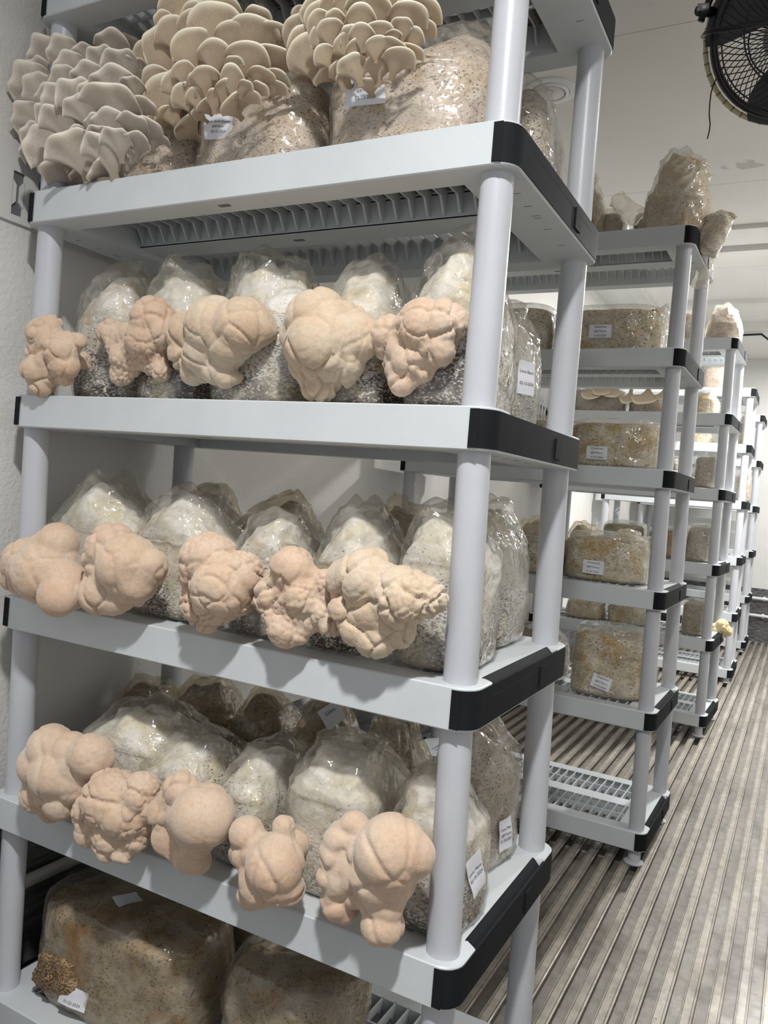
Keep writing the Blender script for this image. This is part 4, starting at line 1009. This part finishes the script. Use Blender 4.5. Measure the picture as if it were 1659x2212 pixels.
for k in range(3):
    vs = []; fs = []; a0 = 2*math.pi*k/3 + 0.4
    for i in range(9):
        t_ = i/8; rad = 0.04 + 0.155*t_; wd = 0.5 + 0.45*math.sin(t_*math.pi*0.75)
        for j in range(9):
            s_ = j/8-0.5; aa = a0 + s_*wd*1.25 + 0.25*t_; vs.append((rad*math.cos(aa), rad*math.sin(aa), -0.02 + s_*0.06*(1-0.4*t_)))
    m_ = len(vs); vs += [(v[0], v[1], v[2]-0.002) for v in vs]
    for i in range(8):
        for j in range(8):
            q = i*9+j; fs += [(q, q+1, q+10, q+9), (m_+q, m_+q+9, m_+q+10, m_+q+1)]
    fl(mk('blade', vs, fs), 'fan_blade', flat('fan_blade_grey', (0.07, 0.07, 0.075), 0.35) if k == 0 else bpy.data.materials['fan_blade_grey'])
b = MB(); ring = circ(FR+0.012, -0.045, 96); b.tube(ring, [0.0062 if i % 2 else 0.0056 for i in range(96)], 10, True)
hz = fl(b.mesh('g'), 'cable_ring', M_ROPE); tag(hz, 'cream spiral-banded ring behind the cage')
b = MB()
for i in range(0, 96, 2):
    a = 2*math.pi*(i+0.5)/96; R_ = FR+0.012
    b.tube([(R_*math.cos(a-0.010), R_*math.sin(a-0.010), -0.045), (R_*math.cos(a+0.010), R_*math.sin(a+0.010), -0.045)], 0.0066, 10)
fl(b.mesh('g'), 'banding', M_ROPE2, hz)
b = MB(); b.tube([(-FR-0.022, 0.0, -0.01), (-FR-0.022, 0.0, 0.05), (-FR-0.012, 0.0, 0.078), (-FR*0.5, 0.008, 0.092), (0, 0.012, 0.098), (FR*0.5, 0.008, 0.092), (FR+0.012, 0.0, 0.078), (FR+0.022, 0.0, 0.05), (FR+0.022, 0.0, -0.01)], 0.0055, 10); fl(b.mesh('g'), 'mount_bar', M_BLACK)
b = MB(); b.tube([(-FR-0.032, 0.03, 0.0), (-FR-0.012, 0.09, -0.01), (-FR+0.035, 0.22, -0.02), (-FR+0.05, 0.36, -0.02)], 0.008, 10)
b.tube([(-FR-0.04, 0.05, 0.02), (-FR+0.0, 0.05, -0.03)], 0.012, 12); fl(b.mesh('g'), 'hanging_arm', M_BLACK)
b = MB(); b.tube([(-FR-0.045, 0.055, 0.03), (-FR-0.02, 0.055, 0.03)], 0.008, 8); fl(b.mesh('g'), 'bolt', M_STEEL)
top = FC + (FM.to_3x3() @ Vector((-FR+0.05, 0.36, -0.02)))
b = MB(); base = FC
b.tube([atY(px_, py_, FC.y) - base for px_, py_ in ((1562, 148), (1551, 162), (1542, 180), (1536, 200), (1533, 225), (1532, 248), (1534, 268), (1532, 284), (1528, 300))], 0.0015, 6); link('power_cord', b.mesh('g'), M_BLACK, fan)
b = MB(); b.tube([FC + FM.to_3x3() @ Vector((-FR+0.035, 0.22, -0.02)) - base, Vector((top.x, top.y, CE)) - base], 0.004, 8); link('hanger_rod', b.mesh('g'), M_BLACK, fan)
# thin conduit under the far ceiling
b = MB(); b.tube([atY(1560, 712, 5.4), atY(1600, 724, 5.4), atY(1645, 722, 5.4), atY(1662, 735, 5.4)], 0.008, 8)
tag(link('conduit', b.mesh('c'), M_BLACK), 'thin dark conduit curving under the far ceiling', 'conduit')
print('BUILT', len(bpy.data.objects))
